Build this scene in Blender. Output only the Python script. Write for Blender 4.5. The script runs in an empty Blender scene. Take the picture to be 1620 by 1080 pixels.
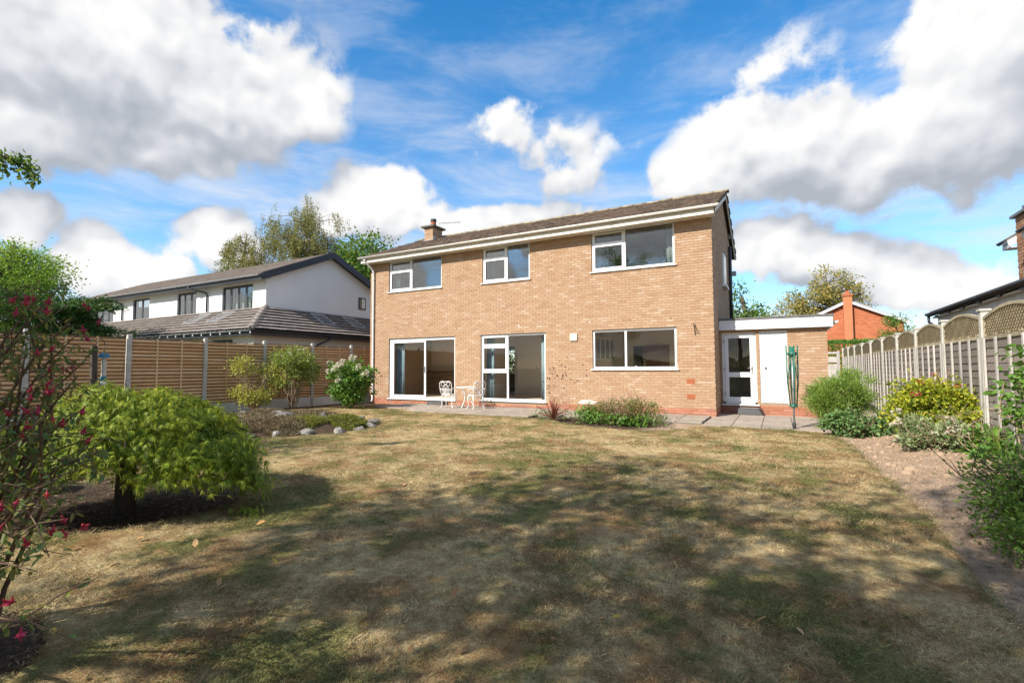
import bpy, math, random
import numpy as np
from mathutils import Vector, Matrix

SC = bpy.context.scene
COL = SC.collection
random.seed(7)
RNG = np.random.default_rng(7)
R = math.radians

# ------------------------------------------------------------------ camera
CAM_H = 1.32
YAW, PITCH, ROLL = R(28.63), R(3.062), R(-0.2438)
def cam_basis():
    f = Vector((-math.sin(YAW)*math.cos(PITCH), math.cos(YAW)*math.cos(PITCH), math.sin(PITCH)))
    r = Vector((math.cos(YAW), math.sin(YAW), 0))
    u = r.cross(f)
    c, s = math.cos(ROLL), math.sin(ROLL)
    return f, c*r + s*u, -s*r + c*u
CF, CR, CU = cam_basis()
cam_data = bpy.data.cameras.new('camera')
cam_data.sensor_width = 36.0
cam_data.lens = 36.0*772.7/1620.0
cam_data.clip_start = 0.05
cam_data.clip_end = 3000
cam = bpy.data.objects.new('camera', cam_data)
m = Matrix((CR, CU, -CF)).transposed().to_4x4()
m.translation = Vector((0, 0, CAM_H))
cam.matrix_world = m
COL.objects.link(cam)
SC.camera = cam
SC.render.resolution_x, SC.render.resolution_y = 1024, 682

# ------------------------------------------------------------------ colour management, renderer
SC.view_settings.view_transform = 'Standard'
SC.view_settings.look = 'None'
SC.view_settings.gamma = 1.0
SC.view_settings.use_curve_mapping = False
SC.view_settings.exposure = 1.25
SC.render.engine = 'CYCLES'
SC.cycles.use_denoising = True
SC.cycles.denoising_prefilter = 'NONE'
SC.cycles.max_bounces = 8
SC.cycles.diffuse_bounces = 6
SC.cycles.glossy_bounces = 4
SC.cycles.transmission_bounces = 6
SC.cycles.transparent_max_bounces = 12
SC.cycles.sample_clamp_indirect = 6.0
SC.cycles.caustics_reflective = False
SC.cycles.caustics_refractive = False

# ------------------------------------------------------------------ node helper
class NT:
    """small expression builder on a node tree"""
    def __init__(self, nt):
        self.nt = nt
    def n(self, t, **kw):
        nd = self.nt.nodes.new(t)
        for k, v in kw.items():
            setattr(nd, k, v)
        return nd
    def put(self, sock, v):
        if v is None:
            return
        if isinstance(v, bpy.types.NodeSocket):
            self.nt.links.new(v, sock)
        else:
            if sock.type == 'RGBA' and len(v) == 3:
                v = (*v, 1)
            sock.default_value = v
    def m(self, op, a, b=None, c=None, clamp=False):
        nd = self.n('ShaderNodeMath', operation=op, use_clamp=clamp)
        self.put(nd.inputs[0], a); self.put(nd.inputs[1], b); self.put(nd.inputs[2], c)
        return nd.outputs[0]
    def v(self, op, a, b=None, c=None):
        nd = self.n('ShaderNodeVectorMath', operation=op)
        self.put(nd.inputs[0], a); self.put(nd.inputs[1], b)
        if c is not None:
            self.put(nd.inputs[2], c)
        return nd.outputs['Value'] if op in ('LENGTH', 'DOT_PRODUCT', 'DISTANCE') else nd.outputs['Vector']
    def sep(self, a):
        nd = self.n('ShaderNodeSeparateXYZ'); self.put(nd.inputs[0], a)
        return nd.outputs
    def comb(self, x, y, z):
        nd = self.n('ShaderNodeCombineXYZ')
        for i, k in enumerate((x, y, z)):
            self.put(nd.inputs[i], k)
        return nd.outputs[0]
    def noise(self, vec, scale, detail=3, rough=.5, dist=0, color=False, lac=2.0):
        nd = self.n('ShaderNodeTexNoise')
        self.put(nd.inputs['Vector'], vec)
        nd.inputs['Scale'].default_value = scale
        nd.inputs['Detail'].default_value = detail
        nd.inputs['Roughness'].default_value = rough
        nd.inputs['Distortion'].default_value = dist
        nd.inputs['Lacunarity'].default_value = lac
        return nd.outputs['Color' if color else 'Fac']
    def mix(self, f, a, b, blend='MIX'):
        nd = self.n('ShaderNodeMix', data_type='RGBA', blend_type=blend)
        self.put(nd.inputs[0], f); self.put(nd.inputs[6], a); self.put(nd.inputs[7], b)
        return nd.outputs[2]
    def ramp(self, f, stops, interp='LINEAR'):
        nd = self.n('ShaderNodeValToRGB')
        cr = nd.color_ramp
        cr.interpolation = interp
        while len(cr.elements) < len(stops):
            cr.elements.new(0.5)
        for e, (p, c) in zip(cr.elements, stops):
            e.position = p
            e.color = (*c, 1) if len(c) == 3 else c
        self.put(nd.inputs[0], f)
        return nd.outputs[0]
    def step(self, x, a, b):
        nd = self.n('ShaderNodeMapRange', interpolation_type='SMOOTHSTEP')
        self.put(nd.inputs[0], x)
        nd.inputs[1].default_value = a; nd.inputs[2].default_value = b
        return nd.outputs[0]

# ------------------------------------------------------------------ sun and sky
SUN_EL, SUN_AZ = R(38), R(22)            # azimuth from the facade normal towards -X
sun_dir = Vector((-math.sin(SUN_AZ)*math.cos(SUN_EL), -math.cos(SUN_AZ)*math.cos(SUN_EL), math.sin(SUN_EL)))
sd = bpy.data.lights.new('sun', 'SUN')
sd.energy = 3.3
sd.angle = R(0.55)
sd.color = (1.0, 0.93, 0.82)
so = bpy.data.objects.new('sun', sd)
so.rotation_euler = (-sun_dir).to_track_quat('-Z', 'Y').to_euler()
so.location = (0, 0, 30)
COL.objects.link(so)

def pix_ang(px, py):
    """direction of a point of the sky: degrees right of the camera heading, degrees above the horizon"""
    d = CF + (px-810)/772.7*CR - (py-540)/772.7*CU
    az = math.degrees(math.atan2(d.x, d.y)) + math.degrees(YAW)
    return az, math.degrees(math.atan2(d.z, math.hypot(d.x, d.y)))

def build_world():
    w = bpy.data.worlds.new('World')
    SC.world = w
    w.use_nodes = True
    nt = w.node_tree
    nt.nodes.clear()
    g = NT(nt)
    d = g.n('ShaderNodeTexCoord').outputs['Generated']
    sky = g.n('ShaderNodeTexSky', sky_type='NISHITA', sun_disc=False)
    sky.sun_elevation = SUN_EL
    sky.sun_rotation = math.pi + SUN_AZ
    sky.air_density, sky.dust_density, sky.ozone_density = 1.0, 0.35, 4.0
    hsv = g.n('ShaderNodeHueSaturation')
    hsv.inputs['Hue'].default_value = 0.494
    hsv.inputs['Saturation'].default_value = 1.3
    hsv.inputs['Value'].default_value = 1.24
    g.put(hsv.inputs['Color'], sky.outputs[0])
    skyc = hsv.outputs[0]
    x, y, z = g.sep(d)
    az = g.m('ADD', g.m('MULTIPLY', g.m('ARCTAN2', x, y), 57.2958), math.degrees(YAW))
    az = g.m('WRAP', az, 180.0, -180.0)
    el = g.m('MULTIPLY', g.m('ARCSINE', z), 57.2958)
    A = g.comb(az, el, 0.0)
    # warped lookup so that cloud outlines curl
    wv = g.v('MULTIPLY', g.v('SUBTRACT', g.noise(d, 3.5, 3, .55, color=True), (.5, .5, .5)), (11, 7, 0))
    A = g.v('ADD', A, wv)
    rnd = random.Random(21)
    blobs = []                                   # az, el, rx, ry, weight
    def px(cx, cy, rx, ry, wgt=1.0):
        a, e = pix_ang(cx, cy)
        a2, _ = pix_ang(cx+rx*.5, cy); a1, _ = pix_ang(cx-rx*.5, cy)
        _, e2 = pix_ang(cx, cy-ry*.5); _, e1 = pix_ang(cx, cy+ry*.5)
        blobs.append((a, e, abs(a2-a1)*1.18, abs(e2-e1)*1.18, wgt))
    px(120, 40, 420, 200); px(330, 150, 170, 90); px(470, 165, 70, 62, .85); px(40, 170, 220, 100); px(300, 225, 110, 55, .8)
    px(20, 335, 80, 45, .7)
    px(1480, 205, 250, 125); px(1240, 235, 175, 92); px(1580, 60, 190, 150); px(1330, 275, 240, 55, .9); px(1110, 285, 100, 40, .8)
    px(1180, 190, 62, 50, .7)
    px(605, 330, 95, 60); px(525, 350, 50, 34, .8); px(740, 345, 190, 26, .62)
    px(170, 408, 85, 55); px(255, 430, 70, 34, .8); px(355, 392, 62, 46, .9)
    px(1225, 395, 90, 46); px(1300, 425, 90, 40, .9); px(1420, 450, 170, 50, .8); px(1560, 450, 150, 50, .7)
    px(800, 215, 62, 60, .34); px(862, 243, 80, 36, .34); px(890, 287, 60, 26, .42); px(785, 195, 40, 40, .42)
    px(1235, 105, 60, 40, .36)
    blobs.append((-108, 9, 5, 6, 1)); blobs.append((-121, 11, 5, 4, .9)); blobs.append((-128, 15, 5, 4, .9))
    for k in range(13):                          # the rest of the sky, round the back of the camera
        a = 62 + k*19.5 + rnd.uniform(-6, 6)
        if a > 180: a -= 360
        blobs.append((a, rnd.uniform(12, 46), rnd.uniform(9, 17), rnd.uniform(5, 9), rnd.uniform(.75, 1)))
    for k in range(5):
        a = 70 + k*50
        if a > 180: a -= 360
        blobs.append((a, rnd.uniform(3, 8), rnd.uniform(8, 16), rnd.uniform(3, 5), .9))
    blobs.append((-50, 52, 42, 16, .9)); blobs.append((-95, 60, 40, 14, .9)); blobs.append((50, 56, 34, 14, .9)); blobs.append((140, 62, 45, 12, .8))  # unseen clouds overhead, continuing the left bank; added for whiter, stronger fill light
    def field(V):
        acc = None
        for a, e, rx, ry, wgt in blobs:
            l = g.v('LENGTH', g.v('MULTIPLY_ADD', V, (1/rx, 1/ry, 0), (-a/rx, -e/ry, 0)))
            s = g.m('MULTIPLY_ADD', l, -wgt, wgt)
            acc = s if acc is None else g.m('SMOOTH_MAX', acc, s, .22)
        return g.m('MAXIMUM', acc, -0.8)
    F = field(A)
    F2 = field(g.v('ADD', A, (-1.5, 5.0, 0)))
    # puffy detail
    def puff(vec, det):
        n1 = g.noise(vec, 6.0, det, .66)
        n2 = g.noise(vec, 11.0, 1.5, .5)
        b = g.m('SUBTRACT', .30, g.m('ABSOLUTE', g.m('MULTIPLY_ADD', n2, 2.0, -1.0)))
        return g.m('ADD', g.m('MULTIPLY', g.m('SUBTRACT', n1, .5), 1.5), g.m('MULTIPLY', b, .55))
    L = Vector((-CR*.35 + Vector((0, 0, 1)))).normalized()*.022
    P0 = puff(d, 10)
    PL = puff(d, 3.5)
    P1 = puff(g.v('ADD', d, tuple(L)), 3.5)
    D0 = g.m('ADD', F, P0)
    # edges: crisp for strong cores, soft where the field is weak
    dens = g.step(D0, 0.04, 0.30)
    dens = g.m('MULTIPLY', dens, g.step(F, -0.28, 0.12))
    relief = g.m('SUBTRACT', PL, P1)
    big = g.m('SUBTRACT', F, F2)
    lit = g.m('ADD', g.m('ADD', .55, g.m('MULTIPLY', relief, 1.25)), g.m('MULTIPLY', big, 1.0))
    lit = g.m('SUBTRACT', lit, g.m('MULTIPLY', g.step(F, .25, .95), .16))
    soft = g.noise(d, 4.0, 6, .55)
    lit = g.m('ADD', lit, g.m('MULTIPLY', g.m('SUBTRACT', soft, .5), .35))
    cc = g.ramp(lit, [(0.0, (.44, .475, .535)), (.3, (.56, .59, .645)), (.6, (.76, .78, .815)), (1.0, (.98, .975, .965))])
    # thin streaky cirrus
    pr = g.v('MULTIPLY', g.comb(az, el, 0.0), (.022, .085, 0))
    pr = g.v('ADD', pr, g.v('MULTIPLY', wv, (.01, .03, 0)))
    ci = g.noise(pr, 1.7, 9, .62, .35)
    ci = g.m('MULTIPLY', g.step(ci, .40, .74), .85)
    low = g.m('SUBTRACT', 1.0, g.step(el, 2, 40))
    ci = g.m('ADD', g.m('MULTIPLY', ci, g.m('MULTIPLY_ADD', low, .75, .45)), g.m('MULTIPLY', low, .20))
    base = g.mix(g.m('MINIMUM', ci, .9), skyc, (4.25, 4.45, 4.85))
    cs = g.v('MULTIPLY', cc, (5.35, 5.35, 5.35))
    col = g.mix(dens, base, cs)
    bg = g.n('ShaderNodeBackground')
    g.put(bg.inputs['Color'], col)
    bg.inputs['Strength'].default_value = 0.082
    out = g.n('ShaderNodeOutputWorld')
    nt.links.new(bg.outputs[0], out.inputs[0])
    w.cycles.sampling_method = 'MANUAL'
    w.cycles.sample_map_resolution = 256
build_world()

# ------------------------------------------------------------------ materials
MATS = {}
def rand_socket(g):
    """one random value per separate piece, whether the piece is an object or an island of a joined mesh"""
    geo = g.n('ShaderNodeNewGeometry')
    oi = g.n('ShaderNodeObjectInfo')
    s = g.m('ADD', geo.outputs['Random Per Island'], g.m('MULTIPLY', oi.outputs['Random'], 7.31))
    return g.m('FRACT', s)

def mat(name, col, col2=None, scale=6.0, rough=.7, bump=0.0, bscale=60.0, pieces=0.0, palette=None,
        spec=.4, metal=0.0, detail=5, stretch=None, dirt=None, bdist=.01):
    """procedural surface: two colours mixed by noise, optional colour palette per piece, fine bump"""
    if name in MATS:
        return MATS[name]
    mt = bpy.data.materials.new(name)
    mt.use_nodes = True
    nt = mt.node_tree
    g = NT(nt)
    b = nt.nodes['Principled BSDF']
    pos = g.n('ShaderNodeNewGeometry').outputs['Position']
    vec = g.v('MULTIPLY', pos, stretch) if stretch else pos
    nz = g.noise(vec, scale, detail, .6)
    if palette:
        rs = rand_socket(g)
        k = len(palette)
        c = g.ramp(rs, [(i/k, p) for i, p in enumerate(palette)], 'CONSTANT')
        c = g.mix(g.m('MULTIPLY', g.step(nz, .3, .75), .45), c, col2 if col2 else col)
    else:
        c = g.mix(g.step(nz, .32, .68), col, col2 if col2 else tuple(x*.8 for x in col))
    if pieces:
        rs2 = rand_socket(g)
        f = g.m('MULTIPLY_ADD', rs2, 2*pieces, 1-pieces)
        c = g.v('MULTIPLY', c, g.comb(f, f, f))
    if dirt:
        dn = g.noise(pos, dirt[1], 6, .65)
        c = g.mix(g.m('MULTIPLY', g.step(dn, .5, .75), dirt[2]), c, dirt[0])
    g.put(b.inputs['Base Color'], c)
    b.inputs['Roughness'].default_value = rough
    b.inputs['Specular IOR Level'].default_value = spec
    b.inputs['Metallic'].default_value = metal
    if bump:
        bn = g.n('ShaderNodeBump')
        bn.inputs['Strength'].default_value = bump
        bn.inputs['Distance'].default_value = bdist
        g.put(bn.inputs['Height'], g.noise(vec, bscale, 6, .65))
        nt.links.new(bn.outputs[0], b.inputs['Normal'])
    MATS[name] = mt
    return mt

def leaf_mat(name, cols, trans=.35, rough=.5, spec=.3):
    """leaf: colour per leaf from a ramp, some light shining through"""
    if name in MATS:
        return MATS[name]
    mt = bpy.data.materials.new(name)
    mt.use_nodes = True
    nt = mt.node_tree
    g = NT(nt)
    b = nt.nodes['Principled BSDF']
    rs = rand_socket(g)
    pos = g.n('ShaderNodeNewGeometry').outputs['Position']
    f = g.m('ADD', g.m('MULTIPLY', rs, .75), g.m('MULTIPLY', g.m('SUBTRACT', g.noise(pos, 2.2, 3), .38), .8), clamp=True)
    k = len(cols)
    c = g.ramp(f, [(i/max(1, k-1), p) for i, p in enumerate(cols)])
    g.put(b.inputs['Base Color'], c)
    b.inputs['Roughness'].default_value = rough
    b.inputs['Specular IOR Level'].default_value = spec
    t = g.n('ShaderNodeBsdfTranslucent')
    g.put(t.inputs['Color'], g.mix(.25, c, (.45, .5, .05)))
    ms = g.n('ShaderNodeMixShader')
    ms.inputs[0].default_value = trans
    nt.links.new(b.outputs[0], ms.inputs[1]); nt.links.new(t.outputs[0], ms.inputs[2])
    nt.links.new(ms.outputs[0], nt.nodes['Material Output'].inputs[0])
    MATS[name] = mt
    return mt

def glass_mat(name, ior=1.8, tint=(.93, .97, .95)):
    mt = bpy.data.materials.new(name)
    mt.use_nodes = True
    nt = mt.node_tree
    nt.nodes.remove(nt.nodes['Principled BSDF'])
    g = NT(nt)
    fr = g.n('ShaderNodeFresnel')
    bf = g.n('ShaderNodeNewGeometry').outputs['Backfacing']
    g.put(fr.inputs[0], g.m('MULTIPLY_ADD', bf, 1/ior-ior, ior))     # a thin pane reflects alike from both sides
    tr = g.n('ShaderNodeBsdfTransparent'); tr.inputs[0].default_value = (*tint, 1)
    gl = g.n('ShaderNodeBsdfGlossy'); gl.inputs['Roughness'].default_value = 0.004
    bn = g.n('ShaderNodeBump'); bn.inputs['Strength'].default_value = .06; bn.inputs['Distance'].default_value = .02
    g.put(bn.inputs['Height'], g.noise(g.n('ShaderNodeNewGeometry').outputs['Position'], 1.3, 2))
    nt.links.new(bn.outputs[0], gl.inputs['Normal'])
    ms = g.n('ShaderNodeMixShader')
    nt.links.new(fr.outputs[0], ms.inputs[0]); nt.links.new(tr.outputs[0], ms.inputs[1]); nt.links.new(gl.outputs[0], ms.inputs[2])
    nt.links.new(ms.outputs[0], nt.nodes['Material Output'].inputs[0])
    MATS[name] = mt
    return mt

BRICK = mat('buff_brick', (.40, .25, .125), (.34, .19, .085), 14, .85, .35, 130, bdist=.004, palette=[
    (0.401, 0.266, 0.171), (0.389, 0.251, 0.159), (0.418, 0.286, 0.187), (0.366, 0.230, 0.142), (0.407, 0.266, 0.167), (0.395, 0.258, 0.164),
    (0.424, 0.297, 0.197), (0.383, 0.245, 0.151), (0.412, 0.277, 0.175), (0.341, 0.212, 0.131), (0.460, 0.340, 0.244), (0.398, 0.266, 0.171), (0.389, 0.248, 0.154)],
    dirt=((.33, .20, .12), .7, .5))
MORTAR = mat('mortar', (.365, .26, .175), (.31, .22, .145), 30, .95, .4, 200)
PLINTH = mat('plinth_brick', (.42, .12, .06), (.36, .13, .08), 9, .8, .3, 140, bdist=.004, palette=[
    (.40, .155, .09), (.36, .135, .075), (.43, .185, .11), (.32, .135, .09), (.42, .21, .14)], dirt=((.42, .33, .27), 2.2, .35))
UPVC = mat('white_upvc', (.80, .80, .80), (.77, .775, .78), 3, .35, spec=.5)
WHITEPAINT = mat('white_paint', (.70, .695, .68), (.65, .645, .63), 5, .5, .12, 40)
GUTTER = mat('gutter_plastic', (.74, .72, .67), (.66, .63, .57), 4, .4, stretch=(3, 3, .6), dirt=((.42, .37, .29), 6, .5))
FASCIA = mat('fascia_paint', (.70, .66, .58), (.62, .56, .47), 5, .5, .1, 30, dirt=((.45, .38, .28), 3, .4))
ROOFTILE = mat('roof_tile', (.10, .07, .052), (.17, .125, .09), 7, .9, .8, 70, palette=[
    (.115, .075, .055), (.085, .06, .048), (.14, .095, .07), (.10, .072, .06), (.16, .11, .08), (.075, .058, .05)],
    dirt=((.30, .25, .17), 9, .75), bdist=.015)
MOSSRIDGE = mat('ridge_tile', (.20, .15, .10), (.31, .27, .18), 8, .9, .7, 70, pieces=.25)
GLASS = glass_mat('window_glass', 1.42, (.985, .99, .985))
GLASSUP = glass_mat('upper_window_glass', 2.4, (.85, .88, .87))
INWALL = mat('interior_plaster', (.76, .69, .60), (.73, .66, .57), 2, .9)
INPINK = mat('interior_pink_plaster', (.74, .60, .52), (.71, .57, .49), 2, .9)
INCREAM = mat('interior_cream_plaster', (.78, .72, .58), (.75, .69, .55), 2, .9)
CARPET = mat('carpet', (.72, .60, .47), (.68, .56, .43), 30, .95, .3, 300)
CEILING = mat('ceiling_paint', (.75, .73, .70), None, 2, .9)
DARKWOOD = mat('dark_wood', (.20, .065, .03), (.14, .045, .022), 3, .5, .1, 30, stretch=(6, 6, .6))
BLACKPL = mat('black_plastic', (.025, .027, .03), (.035, .037, .04), 8, .45, spec=.5)
GREYMETAL = mat('grey_metal', (.40, .41, .42), (.30, .31, .32), 10, .4, metal=.6)
CONCRETE = mat('concrete_post', (.50, .48, .44), (.40, .385, .35), 5, .9, .5, 120, dirt=((.22, .215, .19), 3, .45))
GRAVELBOARD = mat('pale_concrete', (.66, .65, .62), (.56, .55, .52), 3, .9, .3, 120, dirt=((.40, .38, .33), 2, .5))
SLAT = mat('fence_slat_wood', (.44, .25, .12), (.34, .18, .08), 4, .75, .3, 60, stretch=(.6, .6, 7), palette=[
    (.70, .46, .24), (.66, .42, .21), (.74, .51, .29), (.61, .375, .185), (.71, .47, .265)], dirt=((.22, .12, .06), 5, .35))
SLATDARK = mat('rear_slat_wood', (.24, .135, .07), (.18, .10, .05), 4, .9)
WEATHERED = mat('weathered_board', (.235, .205, .175), (.165, .142, .12), 4, .9, .5, 70, stretch=(.5, .5, 9), palette=[
    (.27, .235, .205), (.215, .19, .165), (.30, .265, .225), (.19, .165, .14), (.25, .215, .18)], dirt=((.10, .09, .075), 4, .5))
BATTEN = mat('pale_batten', (.46, .43, .40), (.36, .335, .31), 5, .85, .3, 60, stretch=(2, 2, .5), pieces=.22)
POSTPALE = mat('pale_concrete_post', (.51, .495, .45), (.43, .415, .375), 5, .9, .3, 90, dirt=((.34, .32, .25), 4, .4))
TRELLIS = mat('trellis_wood', (.40, .35, .24), (.30, .255, .17), 5, .85, .2, 60, pieces=.15)
SLABMAT = mat('paving_concrete', (.37, .31, .25), (.285, .235, .19), 5, .92, .5, 90, pieces=.10, dirt=((.19, .16, .125), 2.6, .7))
RENDERW = mat('white_render', (.78, .775, .77), (.74, .735, .73), 1.2, .9, .15, 150)
ANTHRA = mat('anthracite_trim', (.028, .033, .045), (.04, .046, .058), 6, .45)
ANTHRAF = mat('dark_window_frame', (.045, .053, .06), None, 6, .4)
GREYTILE = mat('grey_brown_tile', (.29, .25, .225), (.235, .20, .18), 5, .85, .3, 60, pieces=.12, dirt=((.31, .27, .23), 3, .4))
BROWNTILE = mat('brown_roof_tile', (.13, .10, .08), (.09, .072, .06), 4, .9, .5, 40, pieces=.15, dirt=((.21, .175, .135), 2, .4))
REDBRICK = mat('red_brick', (.44, .15, .065), (.38, .125, .055), 3, .85, .3, 60, palette=[
    (.46, .155, .07), (.42, .135, .06), (.50, .18, .085), (.39, .12, .055)])
ORANGEBRICK = mat('orange_brick', (.33, .18, .10), (.27, .14, .08), 4, .85, .3, 80, palette=[
    (.36, .20, .115), (.32, .17, .095), (.40, .24, .145), (.27, .14, .08)])
TERRACOTTA = mat('terracotta', (.42, .13, .055), (.36, .11, .045), 20, .8)
BARK = mat('bark', (.11, .085, .062), (.06, .045, .034), 9, .95, .8, 50, stretch=(2, 2, .5))
BIRCHBARK = mat('pale_bark', (.42, .38, .33), (.17, .14, .11), 6, .85, .4, 40, stretch=(1, 1, 2.5))
DEADSTEM = mat('dry_stem', (.36, .27, .18), (.26, .18, .11), 9, .9, pieces=.2)
STONE = mat('rockery_stone', (.30, .275, .25), (.16, .145, .13), 9, .95, 1.0, 28, pieces=.3, dirt=((.46, .45, .41), 7, .7), bdist=.03)
CASTWHITE = mat('white_cast_metal', (.80, .785, .75), (.74, .72, .68), 14, .45, .2, 90, dirt=((.40, .31, .22), 18, .25))
GREENPL = mat('green_plastic', (.012, .15, .095), (.015, .11, .075), 12, .4, spec=.5)
CURTAINB = mat('blue_grey_cloth', (.22, .30, .33), (.17, .235, .26), 5, .9)
CURTAINW = mat('pale_cloth', (.62, .65, .60), (.54, .58, .53), 5, .9)

# ------------------------------------------------------------------ mesh helpers
class MB:
    """collects boxes, bars, tubes and quads in world metres; build() makes ONE mesh object"""
    def __init__(self):
        self.v = []; self.f = []; self.smooth = []
    def quad(self, *p):
        b = len(self.v); self.v += [tuple(q) for q in p]
        self.f.append(tuple(range(b, b+len(p)))); self.smooth.append(False)
        return self
    def hexa(self, p):
        b = len(self.v); self.v += [tuple(q) for q in p]
        for q in ((0, 3, 2, 1), (4, 5, 6, 7), (0, 1, 5, 4), (1, 2, 6, 5), (2, 3, 7, 6), (3, 0, 4, 7)):
            self.f.append(tuple(b+i for i in q)); self.smooth.append(False)
        return self
    def box(self, x0, x1, y0, y1, z0, z1):
        return self.hexa(((x0, y0, z0), (x1, y0, z0), (x1, y1, z0), (x0, y1, z0),
                          (x0, y0, z1), (x1, y0, z1), (x1, y1, z1), (x0, y1, z1)))
    def bar(self, a, b, w, h=None, up=(0, 0, 1)):
        """rectangular bar from a to b, w wide, h deep"""
        a, b = Vector(a), Vector(b); h = w if h is None else h
        d = (b-a).normalized(); u = Vector(up)
        if abs(d.dot(u)) > .98: u = Vector((0, 1, 0))
        s = d.cross(u).normalized(); u = s.cross(d)
        p = [q + s*sx*w/2 + u*sz*h/2 for q in (a, b) for sx, sz in ((-1, -1), (1, -1), (1, 1), (-1, 1))]
        return self.hexa(p)
    def tube(self, pts, r, n=6, cap=True, closed=False):
        pts = [Vector(p) for p in pts]
        rs = r if hasattr(r, '__len__') else [r]*len(pts)
        base = len(self.v); N = len(pts)
        ref = None
        for i, p in enumerate(pts):
            if closed: t = pts[(i+1) % N]-pts[i-1]
            else: t = pts[min(i+1, N-1)]-pts[max(i-1, 0)]
            t = t.normalized() if t.length > 1e-9 else Vector((0, 0, 1))
            if ref is None:
                ref = t.orthogonal().normalized()
            ref = (ref - t*ref.dot(t))
            ref = ref.normalized() if ref.length > 1e-6 else t.orthogonal().normalized()
            bi = t.cross(ref)
            for k in range(n):
                a = 2*math.pi*k/n
                self.v.append(tuple(p + (ref*math.cos(a)+bi*math.sin(a))*rs[i]))
        for i in range(N if closed else N-1):
            j = (i+1) % N
            for k in range(n):
                l = (k+1) % n
                self.f.append((base+i*n+k, base+i*n+l, base+j*n+l, base+j*n+k)); self.smooth.append(True)
        if cap and not closed:
            self.f.append(tuple(base+k for k in range(n-1, -1, -1))); self.smooth.append(False)
            self.f.append(tuple(base+(N-1)*n+k for k in range(n))); self.smooth.append(False)
        return self
    def lathe(self, c, prof, n=16, axis=None):
        """prof: (radius, height) pairs round a vertical axis through c"""
        base = len(self.v); c = Vector(c)
        for r_, h_ in prof:
            for k in range(n):
                a = 2*math.pi*k/n
                self.v.append((c.x+r_*math.cos(a), c.y+r_*math.sin(a), c.z+h_))
        for i in range(len(prof)-1):
            for k in range(n):
                l = (k+1) % n
                self.f.append((base+i*n+k, base+i*n+l, base+(i+1)*n+l, base+(i+1)*n+k)); self.smooth.append(True)
        return self
    def build(self, name, material, parent=None, bevel=0.0, kind=None, label=None):
        me = bpy.data.meshes.new(name)
        off = Vector((0, 0, 0))
        if parent is not None:
            o_ = parent
            while o_ is not None:
                off += o_.location; o_ = o_.parent
        me.from_pydata([tuple(Vector(q)-off) for q in self.v], [], self.f)
        me.polygons.foreach_set('use_smooth', self.smooth)
        me.materials.append(material)
        me.update()
        o = bpy.data.objects.new(name, me)
        COL.objects.link(o)
        if parent is not None: o.parent = parent
        if bevel:
            bm = o.modifiers.new('bevel', 'BEVEL'); bm.width = bevel; bm.segments = 1; bm.limit_method = 'ANGLE'
        if kind: o['kind'] = kind
        if label: o['label'] = label
        return o

def tag(o, label, cat=None, group=None, kind=None):
    o['label'] = label
    if cat: o['category'] = cat
    if group: o['group'] = group
    if kind: o['kind'] = kind
    return o
def empty(name, loc, label=None, cat=None, group=None):
    o = bpy.data.objects.new(name, None)
    o.empty_display_size = .1
    o.location = loc
    COL.objects.link(o)
    if label: tag(o, label, cat, group)
    return o
def inst(name, mesh, parent, loc, rot=None, scl=None):
    """another object that shares a mesh; loc in the parent's space"""
    o = bpy.data.objects.new(name, mesh)
    o.parent = parent
    o.location = loc
    if rot: o.rotation_euler = rot
    if scl: o.scale = scl
    COL.objects.link(o)
    return o
def copy_tree(o, parent=None):
    c = o.copy(); COL.objects.link(c)
    if parent is not None: c.parent = parent
    for ch in list(o.children):
        copy_tree(ch, c)
    return c
def np_mesh(name, V, F, material, parent=None, smooth=False, kind=None, attrs=None):
    """mesh from numpy arrays; F is (n,3) or (n,4)"""
    me = bpy.data.meshes.new(name)
    V = np.asarray(V, dtype=np.float32); F = np.asarray(F, dtype=np.int32)
    if parent is not None:
        off = Vector((0, 0, 0)); o_ = parent
        while o_ is not None:
            off += o_.location; o_ = o_.parent
        V = V - np.array(off, dtype=np.float32)
    me.vertices.add(len(V)); me.vertices.foreach_set('co', V.ravel())
    k = F.shape[1]
    me.loops.add(F.size); me.loops.foreach_set('vertex_index', F.ravel())
    me.polygons.add(len(F)); me.polygons.foreach_set('loop_start', np.arange(0, F.size, k, dtype=np.int32))
    if smooth: me.polygons.foreach_set('use_smooth', np.ones(len(F), dtype=bool))
    me.materials.append(material)
    me.update(calc_edges=True)
    o = bpy.data.objects.new(name, me)
    COL.objects.link(o)
    if parent is not None: o.parent = parent
    if kind: o['kind'] = kind
    return o

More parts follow.
